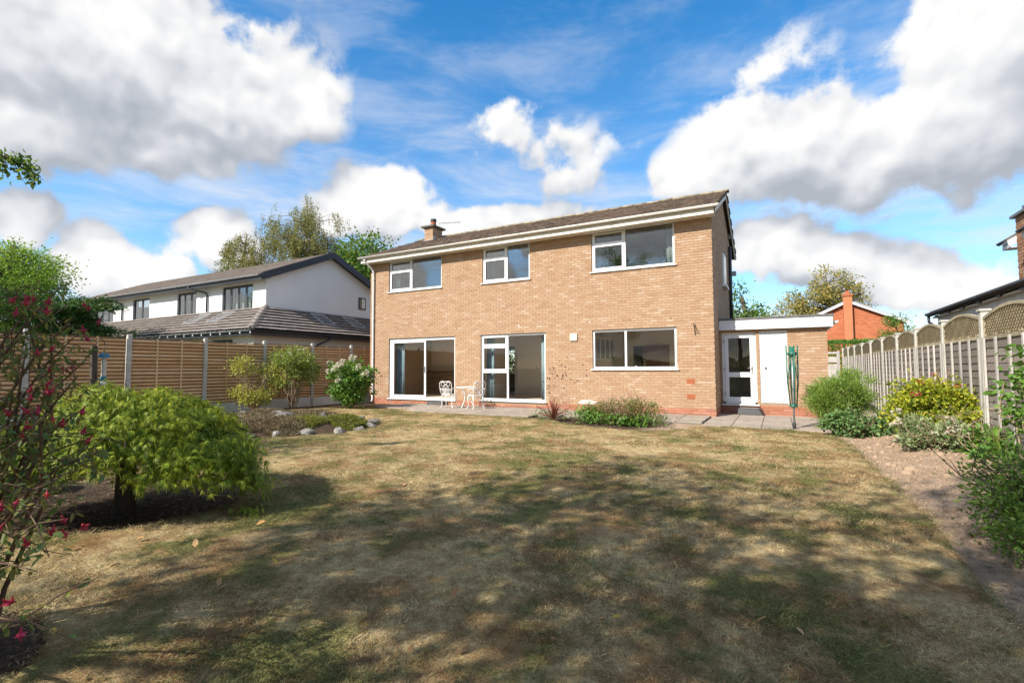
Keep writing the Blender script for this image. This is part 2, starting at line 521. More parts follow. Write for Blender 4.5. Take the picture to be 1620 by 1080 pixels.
# value noise for heights and outlines
_G = np.random.default_rng(3).random((64, 64))
def vnoise(x, y):
    x = np.asarray(x, dtype=float); y = np.asarray(y, dtype=float)
    xi = np.floor(x).astype(int); yi = np.floor(y).astype(int)
    fx = x-xi; fy = y-yi
    fx = fx*fx*(3-2*fx); fy = fy*fy*(3-2*fy)
    a = _G[xi % 64, yi % 64]; b = _G[(xi+1) % 64, yi % 64]; c = _G[xi % 64, (yi+1) % 64]; d = _G[(xi+1) % 64, (yi+1) % 64]
    return (a*(1-fx)+b*fx)*(1-fy)+(c*(1-fx)+d*fx)*fy - .5
def fbm(x, y, o=4):
    s = 0; a = 1
    for k in range(o):
        s = s + a*vnoise(x*2**k+17*k, y*2**k+5*k); a *= .5
    return s
def smooth01(t):
    t = np.clip(t, 0, 1)
    return t*t*(3-2*t)
def poly_sdf(px, py, poly):
    """signed distance to a polygon, positive inside"""
    P = np.array(poly, dtype=float); Q = np.roll(P, -1, axis=0)
    px = np.asarray(px, dtype=float); py = np.asarray(py, dtype=float)
    d = np.full(px.shape, 1e9); ins = np.zeros(px.shape, dtype=bool)
    for (ax, ay), (bx, by) in zip(P, Q):
        ex, ey = bx-ax, by-ay
        t = np.clip(((px-ax)*ex+(py-ay)*ey)/(ex*ex+ey*ey), 0, 1)
        d = np.minimum(d, np.hypot(px-ax-t*ex, py-ay-t*ey))
        c = ((ay > py) != (by > py)) & (px < (bx-ax)*(py-ay)/(by-ay+1e-12)+ax)
        ins ^= c
    return np.where(ins, d, -d)

# ------------------------------------------------------------------ ground, lawn, beds
LAWN = [(0.75, -3), (0.95, 1.0), (1.0, 3.4), (1.07, 4.3), (1.10, 6.2), (1.05, 8.5), (.95, 11.0), (.62, 11.75), (-1.6, 11.85), (-1.75, 11.05),
        (-2.5, 10.35), (-3.6, 10.4), (-4.5, 10.9), (-5.4, 11.45), (-6.0, 11.62), (-8.3, 11.62), (-9.9, 12.25), (-12.4, 12.7),
        (-13.9, 12.6), (-13.95, 8), (-13.95, 3), (-13.5, -3)]
ROCKERY = [(-9.2, 5.6), (-8.1, 7.1), (-7.9, 7.9), (-8.3, 8.9), (-9.3, 9.3), (-10.5, 9.2), (-12.4, 8.3), (-12.7, 7.4), (-11.6, 6.2), (-10.3, 5.5)]
def lawn_sdf(X, Y):
    s = poly_sdf(X, Y, LAWN)
    s = np.minimum(s, -poly_sdf(X, Y, ROCKERY))
    a = np.hypot((X+6.1)/1.42, (Y-2.55)/1.10)-1.0          # bed under the maple
    s = np.minimum(s, a)
    f = np.hypot((X+3.6)/.7, (Y-.72)/.42)-1.0            # bed of the fuchsia
    s = np.minimum(s, f*.7)
    return s + .05*fbm(X*2.3, Y*2.3, 3)
def lawn_h(X, Y):
    return .018*fbm(X*.9, Y*.9, 2) + .010*fbm(X*5, Y*5, 3)
def soil_h(X, Y):
    X = np.asarray(X, float); Y = np.asarray(Y, float)
    m_ = .20*smooth01((X-1.15)/1.35)*(1-smooth01((Y-10.5)/3.0))
    rk = .20*smooth01(poly_sdf(X, Y, ROCKERY)/.7)
    return -.035 + .018*fbm(X*1.7, Y*1.7, 3) + .016*fbm(X*9, Y*9, 3) + m_ + rk
def grid_mesh(name, x0, x1, y0, y1, res, hf, material, kind='structure'):
    nx, ny = int((x1-x0)/res)+1, int((y1-y0)/res)+1
    X, Y = np.meshgrid(np.linspace(x0, x1, nx), np.linspace(y0, y1, ny))
    Z = hf(X, Y)
    V = np.stack([X.ravel(), Y.ravel(), Z.ravel()], 1)
    i = np.arange(ny-1)[:, None]*nx+np.arange(nx-1)[None, :]
    F = np.stack([i, i+1, i+nx+1, i+nx], 2).reshape(-1, 4)
    return np_mesh(name, V, F, material, smooth=True, kind=kind)

def lawn_colour(g, pos):
    """straw, thatch and green patches, shared by the turf sheet and the blades"""
    big = g.noise(pos, .55, 3, .55)
    mid = g.noise(pos, 2.1, 4, .62)
    fine = g.noise(pos, 9.0, 3, .6)
    green = g.m('ADD', g.m('MULTIPLY', mid, .7), g.m('MULTIPLY', big, .5))
    straw = g.mix(g.step(fine, .35, .65), (.60, .465, .25), (.74, .63, .38))
    brown = (.42, .27, .135)
    c = g.mix(g.step(g.m('ADD', g.m('MULTIPLY', big, .35), g.m('MULTIPLY', g.noise(g.v('ADD', pos, (31, 7, 0)), 1.5, 4, .65), .75)), .47, .66), straw, brown)
    c = g.mix(g.m('MULTIPLY', g.step(green, .575, .70), .8), c, (.21, .24, .075))
    mot = g.step(g.noise(g.v('ADD', pos, (5, 11, 0)), 12.0, 5, .72), .34, .66)       # matted thatch between the tufts
    return g.mix(g.m('MULTIPLY', g.m('SUBTRACT', 1.0, mot), .60), c, g.v('MULTIPLY', c, (.46, .39, .32))), green

def make_turf_mat():
    mt = bpy.data.materials.new('turf'); mt.use_nodes = True
    nt = mt.node_tree; g = NT(nt); b = nt.nodes['Principled BSDF']
    pos = g.n('ShaderNodeNewGeometry').outputs['Position']
    c, gr = lawn_colour(g, pos)
    sp = g.noise(pos, 55, 4, .7)
    c = g.mix(g.step(sp, .42, .7), c, g.mix(.5, c, (.12, .085, .05)))
    c = g.mix(g.m('MULTIPLY', g.step(g.noise(g.v('MULTIPLY', pos, (1, .45, 1)), 90, 2, .6), .58, .75), .6), c, (.48, .40, .22))
    c = g.v('MULTIPLY', c, (.92, .87, .8))  # turf sheet toned down a little, painting shade between the blades
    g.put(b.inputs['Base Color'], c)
    b.inputs['Roughness'].default_value = .95
    b.inputs['Specular IOR Level'].default_value = .1
    bn = g.n('ShaderNodeBump'); bn.inputs['Strength'].default_value = 1.0; bn.inputs['Distance'].default_value = .03
    g.put(bn.inputs['Height'], g.noise(pos, 42, 5, .75))
    nt.links.new(bn.outputs[0], b.inputs['Normal'])
    return mt
def make_blade_mat():
    mt = bpy.data.materials.new('grass_blade'); mt.use_nodes = True
    nt = mt.node_tree; g = NT(nt); b = nt.nodes['Principled BSDF']
    pos = g.n('ShaderNodeNewGeometry').outputs['Position']
    c, gr = lawn_colour(g, pos)
    rs = rand_socket(g)
    c = g.mix(g.step(rs, .55, .95), c, (.74, .62, .37))
    greenish = g.m('GREATER_THAN', g.m('ADD', g.m('MULTIPLY', rs, .35), gr), .86)
    c = g.mix(g.m('MULTIPLY', greenish, .8), c, g.mix(rs, (.12, .165, .045), (.24, .265, .10)))
    f = g.m('MULTIPLY_ADD', g.m('FRACT', g.m('MULTIPLY', rs, 17.7)), 1.0, .5)
    c = g.v('MULTIPLY', c, g.comb(f, f, f))
    g.put(b.inputs['Base Color'], c)
    b.inputs['Roughness'].default_value = .6
    b.inputs['Specular IOR Level'].default_value = .25
    t = g.n('ShaderNodeBsdfTranslucent'); g.put(t.inputs['Color'], c)
    ms = g.n('ShaderNodeMixShader'); ms.inputs[0].default_value = .35
    nt.links.new(b.outputs[0], ms.inputs[1]); nt.links.new(t.outputs[0], ms.inputs[2])
    nt.links.new(ms.outputs[0], nt.nodes['Material Output'].inputs[0])
    return mt
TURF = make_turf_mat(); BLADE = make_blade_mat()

def make_soil_mat():
    mt = bpy.data.materials.new('garden_soil'); mt.use_nodes = True
    nt = mt.node_tree; g = NT(nt); b = nt.nodes['Principled BSDF']
    pos = g.n('ShaderNodeNewGeometry').outputs['Position']
    n1 = g.noise(pos, 3.0, 6, .65); n2 = g.noise(pos, 40, 4, .7)
    dry = g.mix(g.step(n1, .35, .7), (.46, .335, .235), (.34, .24, .165))
    dry = g.mix(g.m('MULTIPLY', g.step(n2, .5, .72), .6), dry, (.17, .115, .08))
    mulch = g.mix(g.step(n2, .35, .65), (.105, .072, .048), (.045, .032, .022))
    x = g.sep(pos)[0]
    c = g.mix(g.step(x, -3.0, -2.2), mulch, dry)
    g.put(b.inputs['Base Color'], c)
    b.inputs['Roughness'].default_value = .97
    b.inputs['Specular IOR Level'].default_value = .1
    bn = g.n('ShaderNodeBump'); bn.inputs['Strength'].default_value = .9; bn.inputs['Distance'].default_value = .03
    g.put(bn.inputs['Height'], g.noise(pos, 24, 7, .75))
    nt.links.new(bn.outputs[0], b.inputs['Normal'])
    return mt
SOIL = make_soil_mat()
GROUNDMAT = mat('rough_grass', (.10, .11, .04), (.19, .16, .08), .8, .95, .3, 20)

g_ = MB(); g_.quad((-700, -700, -.16), (700, -700, -.16), (700, 700, -.16), (-700, 700, -.16))
g_.build('ground', GROUNDMAT, kind='structure')
grid_mesh('flower_bed', -16.0, 3.0, -4, 14.0, .07, soil_h, SOIL)
def _lawn(X, Y):
    s = lawn_sdf(X, Y)
    return np.where(s > 0, lawn_h(X, Y), 0) - .17*smooth01(-s/.12) - .012*(1-smooth01(s/.06))
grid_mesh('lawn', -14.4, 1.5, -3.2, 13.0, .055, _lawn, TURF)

# ------------------------------------------------------------------ paving
patio = empty('patio', (0, 0, 0)); patio['kind'] = 'structure'
pb = MB()
pb.box(-12.2, -1.62, 12.25, 14.06, -.12, -.012); pb.box(-12.0, -5.95, 11.72, 12.25, -.12, -.012)
pb.box(-1.62, 2.25, 11.92, 15.36, -.12, -.040); pb.box(1.16, 2.55, 15.36, 27.5, -.14, -.045)
pb.build('paving_bed', mat('mortar_bed', (.20, .18, .15), (.13, .115, .095), 9, .95, .5, 80), patio)
slab_me = {}
def slab(x0, x1, y0, y1, z):
    k = (round(x1-x0, 2), round(y1-y0, 2))
    if k not in slab_me:
        b = MB(); w, l = k
        b.box(-w/2+.006, w/2-.006, -l/2+.006, l/2-.006, -.04, 0)
        o = b.build('paving_slab', SLABMAT, patio, bevel=.006)
        slab_me[k] = o.data
    else:
        o = inst('paving_slab', slab_me[k], patio, (0, 0, 0))
        bm = o.modifiers.new('bevel', 'BEVEL'); bm.width = .006; bm.segments = 1
    o.location = ((x0+x1)/2, (y0+y1)/2, z + random.uniform(-.004, .004))
    o.rotation_euler = (random.uniform(-.006, .006), random.uniform(-.006, .006), random.uniform(-.008, .008))
for i in range(17):
    x0 = -12.0+i*.61
    for j, (y0, y1) in enumerate(((12.28, 12.87), (12.87, 13.46), (13.46, 14.06))):
        slab(x0, x0+.61, y0, y1, .022 if x0 > -6.2 else .03)
for i in range(10):
    x0 = -12.0+i*.61
    if x0 > -10.5: slab(x0, x0+.61, 11.69, 12.28, .028)
for i in range(6):
    x0 = -1.60+i*.61
    for j in range(5):
        y0 = 11.95+j*.62
        if y0+.62 < 15.35 or x0 > 1.1: slab(x0, x0+.61, y0, y0+.62, -.006)
for j in range(18):
    for i in range(2):
        slab(1.2+i*.61, 1.81+i*.61, 15.4+j*.62, 16.02+j*.62, -.015)

# ------------------------------------------------------------------ main house
HY = 14.08
XL, XR, YB = -14.0, -1.5, 20.48
RIDGE_Y, RIDGE_Z, EAVE_Y, EAVE_Z = 17.28, 7.10, 13.66, 5.60
SL = (RIDGE_Z-EAVE_Z)/(RIDGE_Y-EAVE_Y)
house = empty('brick_house', (-7.75, 14.08, 0), 'two storey buff brick house with white windows, brown tiled roof and patio doors', 'house')
WIN = dict(
    a=(-13.06, -10.56, 4.22, 5.43), b=(-8.83, -7.02, 4.20, 5.43), c=(-4.92, -2.48, 4.20, 5.43),
    d=(-13.03, -9.97, .20, 2.43), e=(-8.90, -6.48, .24, 2.43), f=(-4.92, -2.48, 1.27, 2.43))
def wall_grid(mb, x0, x1, z0, z1, ops, fn):
    xs = sorted({x0, x1, *[o[0] for o in ops], *[o[1] for o in ops]})
    zs = sorted({z0, z1, *[o[2] for o in ops], *[o[3] for o in ops]})
    for i in range(len(xs)-1):
        run = None
        for j in range(len(zs)-1):
            cx, cz = (xs[i]+xs[i+1])/2, (zs[j]+zs[j+1])/2
            solid = not any(o[0] < cx < o[1] and o[2] < cz < o[3] for o in ops)
            if solid:
                run = (run[0], zs[j+1]) if run else (zs[j], zs[j+1])
            if (not solid or j == len(zs)-2) and run:
                fn(mb, xs[i], xs[i+1], run[0], run[1]); run = None
ops = list(WIN.values())
wall = MB()
wall_grid(wall, XL+.006, XR-.006, -.15, 5.42, ops, lambda mb, a, b, c, d: mb.box(a, b, HY+.006, HY+.26, c, d))
wall = wall.build('wall', MORTAR, house)
def side_wall(name, x0, x1):
    b = MB()
    y0, y1 = HY+.262, YB-.262
    zt = lambda y: EAVE_Z - .19 + SL*((y-EAVE_Y) if y < RIDGE_Y else (2*RIDGE_Y-y-EAVE_Y))
    for s in (0,):
        P = [(HY+.02, -.15), (YB, -.15), (YB, zt(YB)), (RIDGE_Y, zt(RIDGE_Y)), (HY+.02, zt(HY+.02))]
        base = len(b.v)
        b.v += [(x0, y, z) for y, z in P] + [(x1, y, z) for y, z in P]
        n = len(P)
        b.f.append(tuple(base+i for i in range(n-1, -1, -1))); b.f.append(tuple(base+n+i for i in range(n)))
        for i in range(n):
            j = (i+1) % n
            b.f.append((base+i, base+j, base+n+j, base+n+i))
        b.smooth += [False]*(n+2)
    return b.build(name, MORTAR, house)
gable_r = side_wall('gable_wall', XR-.258, XR-.007)
gable_l = side_wall('gable_wall', XL-.003, XL+.25)
rb = MB()
wall_grid(rb, XL+.252, XR-.26, -.15, 5.42, [(-11.5, -10.4, 1.0, 2.2), (-4.6, -3.6, 1.0, 2.2)], lambda mb, a, b, c, d: mb.box(a, b, YB-.25, YB-.003, c, d))
rb.build('rear_wall', MORTAR, house)

# bricks
BL, BH, JT = .215, .065, .010
brick_me = None
def rows(z0, z1):
    k = 0
    while z0+k*(BH+JT)+BH < z1+.012:
        yield k, z0+k*(BH+JT)
        k += 1
def brick_boxes(x0, x1, z0, z1, ops, off=0):
    """course by course (a, b, z) runs along a wall with openings, half-bonded"""
    out = []
    for k, z in rows(z0, z1):
        free = [(x0, x1)]
        for o in ops:
            if o[2] < z+BH-.01 and o[3] > z+.01:
                nf = []
                for a, b in free:
                    if o[1] <= a or o[0] >= b: nf.append((a, b)); continue
                    if o[0]-a > .02: nf.append((a, o[0]))
                    if b-o[1] > .02: nf.append((o[1], b))
                free = nf
        x = x0 - ((k+off) % 2)*(BL+JT)/2
        while x < x1:
            for a, b in free:
                s, e = max(x, a), min(x+BL, b)
                if e-s > .03: out.append((s, e, z))
            x += BL+JT
    return out
def bricks_front(items, y, single, parent, material, kind_name='brick'):
    """items on a wall facing -Y: the chosen whole ones as objects of their own, the rest joined"""
    mb = MB(); me = None; n = 0
    for s, e, z in items:
        j = random.uniform(0, .0035)
        if single(s, e, z) and e-s > BL-.002:
            if me is None:
                q = MB(); q.box(-BL/2, BL/2, 0, .028, 0, BH)
                o = q.build(kind_name, material, None)
                o.parent = parent; me = o.data
            else:
                o = inst(kind_name, me, parent, (0, 0, 0))
            off = Vector((0, 0, 0)); p = parent
            while p is not None: off += p.location; p = p.parent
            o.location = Vector(((s+e)/2, y-j, z)) - off
            n += 1
        else:
            mb.box(s, e, y-j, y+.028, z+random.uniform(-.001, .001), z+BH)
    if mb.v:
        mb.build('bricks', material, parent, kind='stuff')
    return n
PZ = .195
front = brick_boxes(XL, XR, PZ, 5.40, ops + [(-2.235, -2.02, .85, 1.0), (-2.235, -2.02, .44, .585)])
front_s = lambda s, e, z: s > -3.15 and z < 2.9 and (e < -2.5 or s > -2.47 or not 1.2 < z < 2.45)
nfront = bricks_front(front, HY, front_s, wall, BRICK)
pl = brick_boxes(XL, XR, -.03, .19, [(-13.03, -9.97, .12, 2), (-8.9, -6.48, .15, 2)], 1)
bricks_front(pl, HY-.002, lambda s, e, z: s > -6.4, wall, PLINTH)
# gable bricks (facing +X)
gb = MB()
for k, z in rows(PZ, 6.9):
    zt = z+.07
    if zt < EAVE_Z-.15: y0, y1 = HY+.03, YB
    else:
        dy = (zt-(EAVE_Z-.19))/SL
        y0, y1 = EAVE_Y+dy, 2*RIDGE_Y-EAVE_Y-dy
    y = y0 - (k % 2)*.1125
    while y < y1:
        s, e = max(y, y0), min(y+BL, y1)
        if e-s > .03 and not (16.74 < (s+e)/2 < 17.53 and 3.9 < z < 4.95):
            gb.box(XR-.03, XR+random.uniform(0, .0035), s, e, z, z+BH)
        y += BL+JT
gb.build('bricks', BRICK, gable_r, kind='stuff')
gp = MB()
for k, z in rows(-.03, .19):
    y = HY+.03
    while y < 15.4:
        gp.box(XR-.03, XR+.002, y, min(y+BL, 15.4), z, z+BH); y += BL+JT
gp.build('plinth_bricks', PLINTH, gable_r, kind='stuff')

# roof
roof = MB()
def slope_pt(x, t, up=0.0, back=False):
    """t metres up the slope from the eaves"""
    c = 1/math.hypot(1, SL)
    y, z = EAVE_Y+t*c, EAVE_Z+t*SL*c
    y -= up*SL*c; z += up*c
    return (x, 2*RIDGE_Y-y if back else y, z)
SLEN = math.hypot(RIDGE_Y-EAVE_Y, RIDGE_Z-EAVE_Z)
RX0, RX1 = -14.2, -1.35
for bk in (False, True):
    roof.hexa([slope_pt(RX0, 0, -.10, bk), slope_pt(RX1, 0, -.10, bk), slope_pt(RX1, SLEN, -.10, bk), slope_pt(RX0, SLEN, -.10, bk),
               slope_pt(RX0, 0, -.02, bk), slope_pt(RX1, 0, -.02, bk), slope_pt(RX1, SLEN, -.02, bk), slope_pt(RX0, SLEN, -.02, bk)])
roof = roof.build('roof', mat('roof_underlay', (.10, .085, .07), None, 5, .95), house)
tl = MB()
def tile_run(tl, bk):
    nx = 40; w = (RX1-RX0)/nx; nc = 13; e = SLEN/nc
    for c in range(nc):
        for i in range(nx):
            x0 = RX0+i*w + (w/2 if c % 2 else 0); x1 = min(x0+w-.006, RX1+.02)
            if x0 > RX1-.05: continue
            t0, t1 = c*e-.05, (c+1)*e+.02
            u0 = .030+random.uniform(-.006, .010); u1 = .004+random.uniform(-.003, .004)
            a, b, c_, d = slope_pt(x0, t0, u0, bk), slope_pt(x1, t0, u0+random.uniform(-.006, .006), bk), slope_pt(x1, t1, u1, bk), slope_pt(x0, t1, u1, bk)
            lo = [slope_pt(x0, t0, u0-.03, bk), slope_pt(x1, t0, u0-.03, bk), slope_pt(x1, t1, -.02, bk), slope_pt(x0, t1, -.02, bk)]
            tl.hexa(lo+[a, b, c_, d])
tile_run(tl, False); tile_run(tl, True)
tl.build('roof_tiles', ROOFTILE, roof, kind='stuff')
rme = None
for i in range(29):
    x = RX0+.02+i*.445
    b = MB()
    if rme is None:
        pts = []
        for s in (0, 1):
            for k in range(7):
                a = math.pi*k/6
                pts.append((s*.44, math.cos(a)*.13, math.sin(a)*.085))
        b.v = pts; b.f = [(k, k+1, 8+k, 7+k) for k in range(6)] + [(6, 5, 4, 3, 2, 1, 0), (7, 8, 9, 10, 11, 12, 13)]
        b.smooth = [True]*6+[False]*2
        o = b.build('ridge_tile', MOSSRIDGE, None); rme = o.data; o.parent = roof
    else:
        o = inst('ridge_tile', rme, roof, (0, 0, 0))
    off = house.location
    o.location = Vector((x, RIDGE_Y, RIDGE_Z-.03+random.uniform(-.006, .006)))-off
    o.rotation_euler = (random.uniform(-.02, .02), random.uniform(-.008, .008), random.uniform(-.01, .01))
# verge boards, fascia, soffit, gutter
vb = MB()
for x in (RX1-.05, RX0+.02):
    for bk in (False, True):
        vb.hexa([slope_pt(x, .1, -.22, bk), slope_pt(x+.03, .1, -.22, bk), slope_pt(x+.03, SLEN, -.22, bk), slope_pt(x, SLEN, -.22, bk),
                 slope_pt(x, .1, -.021, bk), slope_pt(x+.03, .1, -.021, bk), slope_pt(x+.03, SLEN, -.021, bk), slope_pt(x, SLEN, -.021, bk)])
vb.build('bargeboard', FASCIA, house)
fb = MB(); fb.box(RX0+.05, RX1-.05, EAVE_Y+.03, EAVE_Y+.055, 5.37, EAVE_Z-.03); fb.build('fascia_board', FASCIA, house)
sb = MB(); sb.box(RX0+.05, RX1-.05, EAVE_Y+.057, HY-.002, 5.375, 5.40); sb.build('soffit', FASCIA, house)
def gutter(name, a, b, r, material, parent, n=10):
    mb = MB(); a, b = Vector(a), Vector(b); d = (b-a).normalized(); s = d.cross(Vector((0, 0, 1))).normalized()
    L = []
    for p in (a, b):
        for k in range(n+1):
            an = math.pi + math.pi*k/n
            L.append(p + s*math.cos(an)*r + Vector((0, 0, 1))*math.sin(an)*r)
        for k in range(n, -1, -1):
            an = math.pi + math.pi*k/n
            L.append(p + s*math.cos(an)*(r-.005) + Vector((0, 0, 1))*math.sin(an)*(r-.005))
    m_ = 2*(n+1)
    mb.v = [tuple(v) for v in L]
    for k in range(m_):
        l = (k+1) % m_
        mb.f.append((k, l, m_+l, m_+k)); mb.smooth.append(True)
    mb.f.append(tuple(range(n+1))); mb.f.append(tuple(m_+k for k in range(n, -1, -1))); mb.smooth += [False, False]
    return mb.build(name, material, parent)
gut = gutter('gutter', (RX0-.02, EAVE_Y-.04, EAVE_Z-.02), (RX1+.09, EAVE_Y-.04, EAVE_Z-.02), .062, GUTTER, house)
gbm = None
for i in range(14):
    x = RX0+.3+i*.97
    if gbm is None:
        bk = MB()
        pts = [(0, math.cos(math.pi+math.pi*k/8)*.067, math.sin(math.pi+math.pi*k/8)*.067) for k in range(9)]
        for p, q in zip(pts[:-1], pts[1:]): bk.bar(p, q, .03, .006, up=(1, 0, 0))
        o = bk.build('gutter_bracket', FASCIA); o.parent = gut; gbm = o.data
    else:
        o = inst('gutter_bracket', gbm, gut, (0, 0, 0))
    o.location = Vector((x, EAVE_Y-.04, EAVE_Z-.02)) - house.location
dp = MB()
dp.tube([(-13.90, EAVE_Y-.04, EAVE_Z-.07), (-13.90, EAVE_Y-.03, EAVE_Z-.16), (-13.84, HY-.13, 5.20), (-13.80, HY-.07, 5.08), (-13.80, HY-.06, 4.9), (-13.80, HY-.06, .12), (-13.80, HY-.12, .04)], .036, 10)
dpo = dp.build('downpipe', WHITEPAINT, house)
cl = MB()
for z in (4.75, 3.2, 1.7, .5): cl.lathe((-13.80, HY-.06, z), [(.036, 0), (.044, 0), (.044, .05), (.036, .05)], 10)
cl.build('pipe_collar', UPVC, dpo)

# chimney
ch = MB(); ch.box(-13.30, -12.86, 16.52, 17.16, 6.62, 7.36)
ch = ch.build('chimney', MORTAR, house)
cb = MB()
for k, z in rows(6.66, 7.36):
    for s, e in ((-13.30, -13.085), (-13.075, -12.86)) if k % 2 else ((-13.30, -13.19), (-13.18, -12.97), (-12.96, -12.86)):
        cb.box(s, e, 16.507, 16.6, z, z+BH)
    for s, e in ((16.53, 16.73), (16.74, 16.95), (16.96, 17.16)) if k % 2 else ((16.53, 16.62), (16.63, 16.84), (16.85, 17.05), (17.06, 17.16)):
        cb.box(-12.95, -12.847, s, e, z, z+BH); cb.box(-13.313, -13.2, s, e, z, z+BH)
cb.build('bricks', BRICK, ch, kind='stuff')
cc = MB(); cc.box(-13.42, -12.74, 16.40, 17.28, 7.36, 7.43); cc.build('cap', mat('dark_mortar', (.13, .12, .10), None, 8, .9), ch)
cp = MB(); cp.lathe((-13.08, 16.84, 7.43), [(.13, 0), (.115, .2), (.12, .22), (.12, .24)], 14); cp.build('chimney_pot', TERRACOTTA, ch)
cw = MB(); cw.lathe((-13.08, 16.84, 7.67), [(.0, .15), (.13, .13), (.13, .02), (.10, 0)], 14); cw.build('cowl', BLACKPL, ch)
lf = MB(); lf.bar((-13.34, 16.48, 6.74), (-12.82, 16.48, 6.74), .01, .13); lf.box(-12.846, -12.835, 16.5, 17.16, 6.78, 6.95)
lf.build('flashing', mat('lead', (.45, .45, .44), None, 8, .6), ch)
ae = MB(); ae.tube([(-12.86, 16.9, 7.30), (-12.80, 16.9, 7.62)], .015, 5); ae.tube([(-12.82, 16.9, 7.60), (-11.6, 16.75, 7.44)], .012, 5)
for k in range(8):
    x = -12.6+k*.13; ae.tube([(x, 16.9-k*.016-.14, 7.575-k*.017), (x, 16.9-k*.016+.14, 7.575-k*.017)], .004, 4)
tag(ae.build('television_aerial', GREYMETAL), 'thin grey television aerial fixed beside the brick chimney on the roof', 'aerial')

# windows
def window(parent, x0, x1, z0, z1, mulls, lights, y, glass, name='window', sill=True, fw=.055, frame=UPVC):
    """outer frame with mullions; lights: (x0,x1,z0,z1,opening) panes, an opening light gets a sash of its own"""
    f = MB(); ya, yb = y, y+.07
    f.box(x0, x1, ya, yb, z1-fw, z1); f.box(x0, x1, ya, yb, z0, z0+fw)
    f.box(x0, x0+fw, ya, yb, z0+fw, z1-fw); f.box(x1-fw, x1, ya, yb, z0+fw, z1-fw)
    for mx in mulls: f.box(mx-fw/2, mx+fw/2, ya+.002, yb-.002, z0+fw, z1-fw)
    w = f.build(name, frame, parent, bevel=.004)
    for a, b, c, d, opening in lights:
        if opening:
            s = MB(); q = .05; y2 = ya-.012
            if c > z0+fw+.02: s.box(a-.01, b+.01, ya+.003, yb-.003, c-.035, c+.0)      # transom bar
            s.box(a, b, y2, yb-.02, d-q, d); s.box(a, b, y2, yb-.02, c, c+q)
            s.box(a, a+q, y2, yb-.02, c+q, d-q); s.box(b-q, b, y2, yb-.02, c+q, d-q)
            s.build('sash', frame, w, bevel=.005)
            a, b, c, d = a+q, b-q, c+q, d-q
        gl = MB(); gl.box(a-.004, b+.004, ya+.022, ya+.028, c-.004, d+.004)
        gl.build('pane', glass, w)
        bd = MB(); bd.box(a, b, ya+.010, ya+.0215, c, c+.012); bd.box(a, b, ya+.010, ya+.0215, d-.012, d)
        bd.box(a, a+.012, ya+.010, ya+.0215, c+.012, d-.012); bd.box(b-.012, b, ya+.010, ya+.0215, c+.012, d-.012)
        bd.build('glazing_gasket', mat('gasket', (.22, .22, .22), None, 5, .6), w)
    if sill:
        s = MB()
        s.hexa([(x0-.05, y-.10, z0-.035), (x1+.05, y-.10, z0-.035), (x1+.05, y+.06, z0-.035), (x0-.05, y+.06, z0-.035),
                (x0-.05, y-.10, z0-.012), (x1+.05, y-.10, z0-.012), (x1+.05, y+.06, z0+.004), (x0-.05, y+.06, z0+.004)])
        s.build('sill', UPVC if sill is True else sill, w)
    return w
WY = HY+.045
fw = .055
def lights2(k, mull, tr, left_open=True):
    x0, x1, z0, z1 = WIN[k]
    return [(x0+fw, mull-fw/2, tr, z1-fw, True), (x0+fw, mull-fw/2, z0+fw, tr-.035, True), (mull+fw/2, x1-fw, z0+fw, z1-fw, False)]
window(house, *WIN['a'], [-11.98], lights2('a', -11.98, 5.01), WY, GLASSUP)
window(house, *WIN['b'], [-7.90], lights2('b', -7.90, 5.02), WY, GLASSUP)
window(house, *WIN['c'], [-3.91], lights2('c', -3.91, 5.03), WY, GLASSUP)
x0, x1, z0, z1 = WIN['f']
window(house, x0, x1, z0, z1, [-3.92], [(x0+fw, -3.92-fw/2, z0+fw, z1-fw, False), (-3.92+fw/2, x1-fw, z0+fw, z1-fw, False)], WY, GLASS)
x0, x1, z0, z1 = WIN['e']
window(house, x0, x1, z0, z1, [-7.88], [(x0+fw, -7.88-fw/2, 2.06, z1-fw, True), (x0+fw, -7.88-fw/2, 1.22, 2.02, True),
       (x0+fw, -7.88-fw/2, z0+fw, 1.15, False), (-7.88+fw/2, x1-fw, z0+fw, z1-fw, False)], WY, GLASS, name='patio_window')
tb = MB(); tb.box(x0+fw, -7.88-fw/2, WY+.004, WY+.066, 1.15, 1.21); tb.build('transom', UPVC, house)
x0, x1, z0, z1 = WIN['d']
pd = window(house, x0, x1, z0, z1, [], [(-11.30, x1-fw, z0+fw, z1-fw-.04, False)], WY, GLASS, name='patio_door')
hd = MB(); hd.box(x0+fw, x1-fw, WY+.003, WY+.066, z1-fw-.04, z1-fw); hd.build('head_rail', UPVC, pd)
sp = MB(); q = .075; a, b, c, d = x0+fw+.10, -11.28, z0+fw, z1-fw-.042
sp.box(a, b, WY-.02, WY+.02, d-q, d); sp.box(a, b, WY-.02, WY+.02, c, c+q); sp.box(a, a+q, WY-.02, WY+.02, c+q, d-q); sp.box(b-q, b, WY-.02, WY+.02, c+q, d-q)
sp.box(x0+fw, a, WY+.005, WY+.03, c, d)
sp.build('sliding_sash', UPVC, pd, bevel=.005)
sg = MB(); sg.box(a+q-.004, b-q+.004, WY-.003, WY+.003, c+q-.004, d-q+.004); sg.build('pane', GLASS, pd)
hn = MB(); hn.box(b-.055, b-.03, WY-.055, WY-.021, 1.15, 1.38); hn.build('handle', GREYMETAL, pd)
for xa_, xb_ in ((-11.5, -10.4), (-4.6, -3.6)):
    window(house, xa_, xb_, 1.0, 2.2, [(xa_+xb_)/2], [(xa_+fw, (xa_+xb_)/2-fw/2, 1.0+fw, 2.2-fw, False), ((xa_+xb_)/2+fw/2, xb_-fw, 1.0+fw, 2.2-fw, False)], YB-.12, GLASS, name='front_window', sill=False)
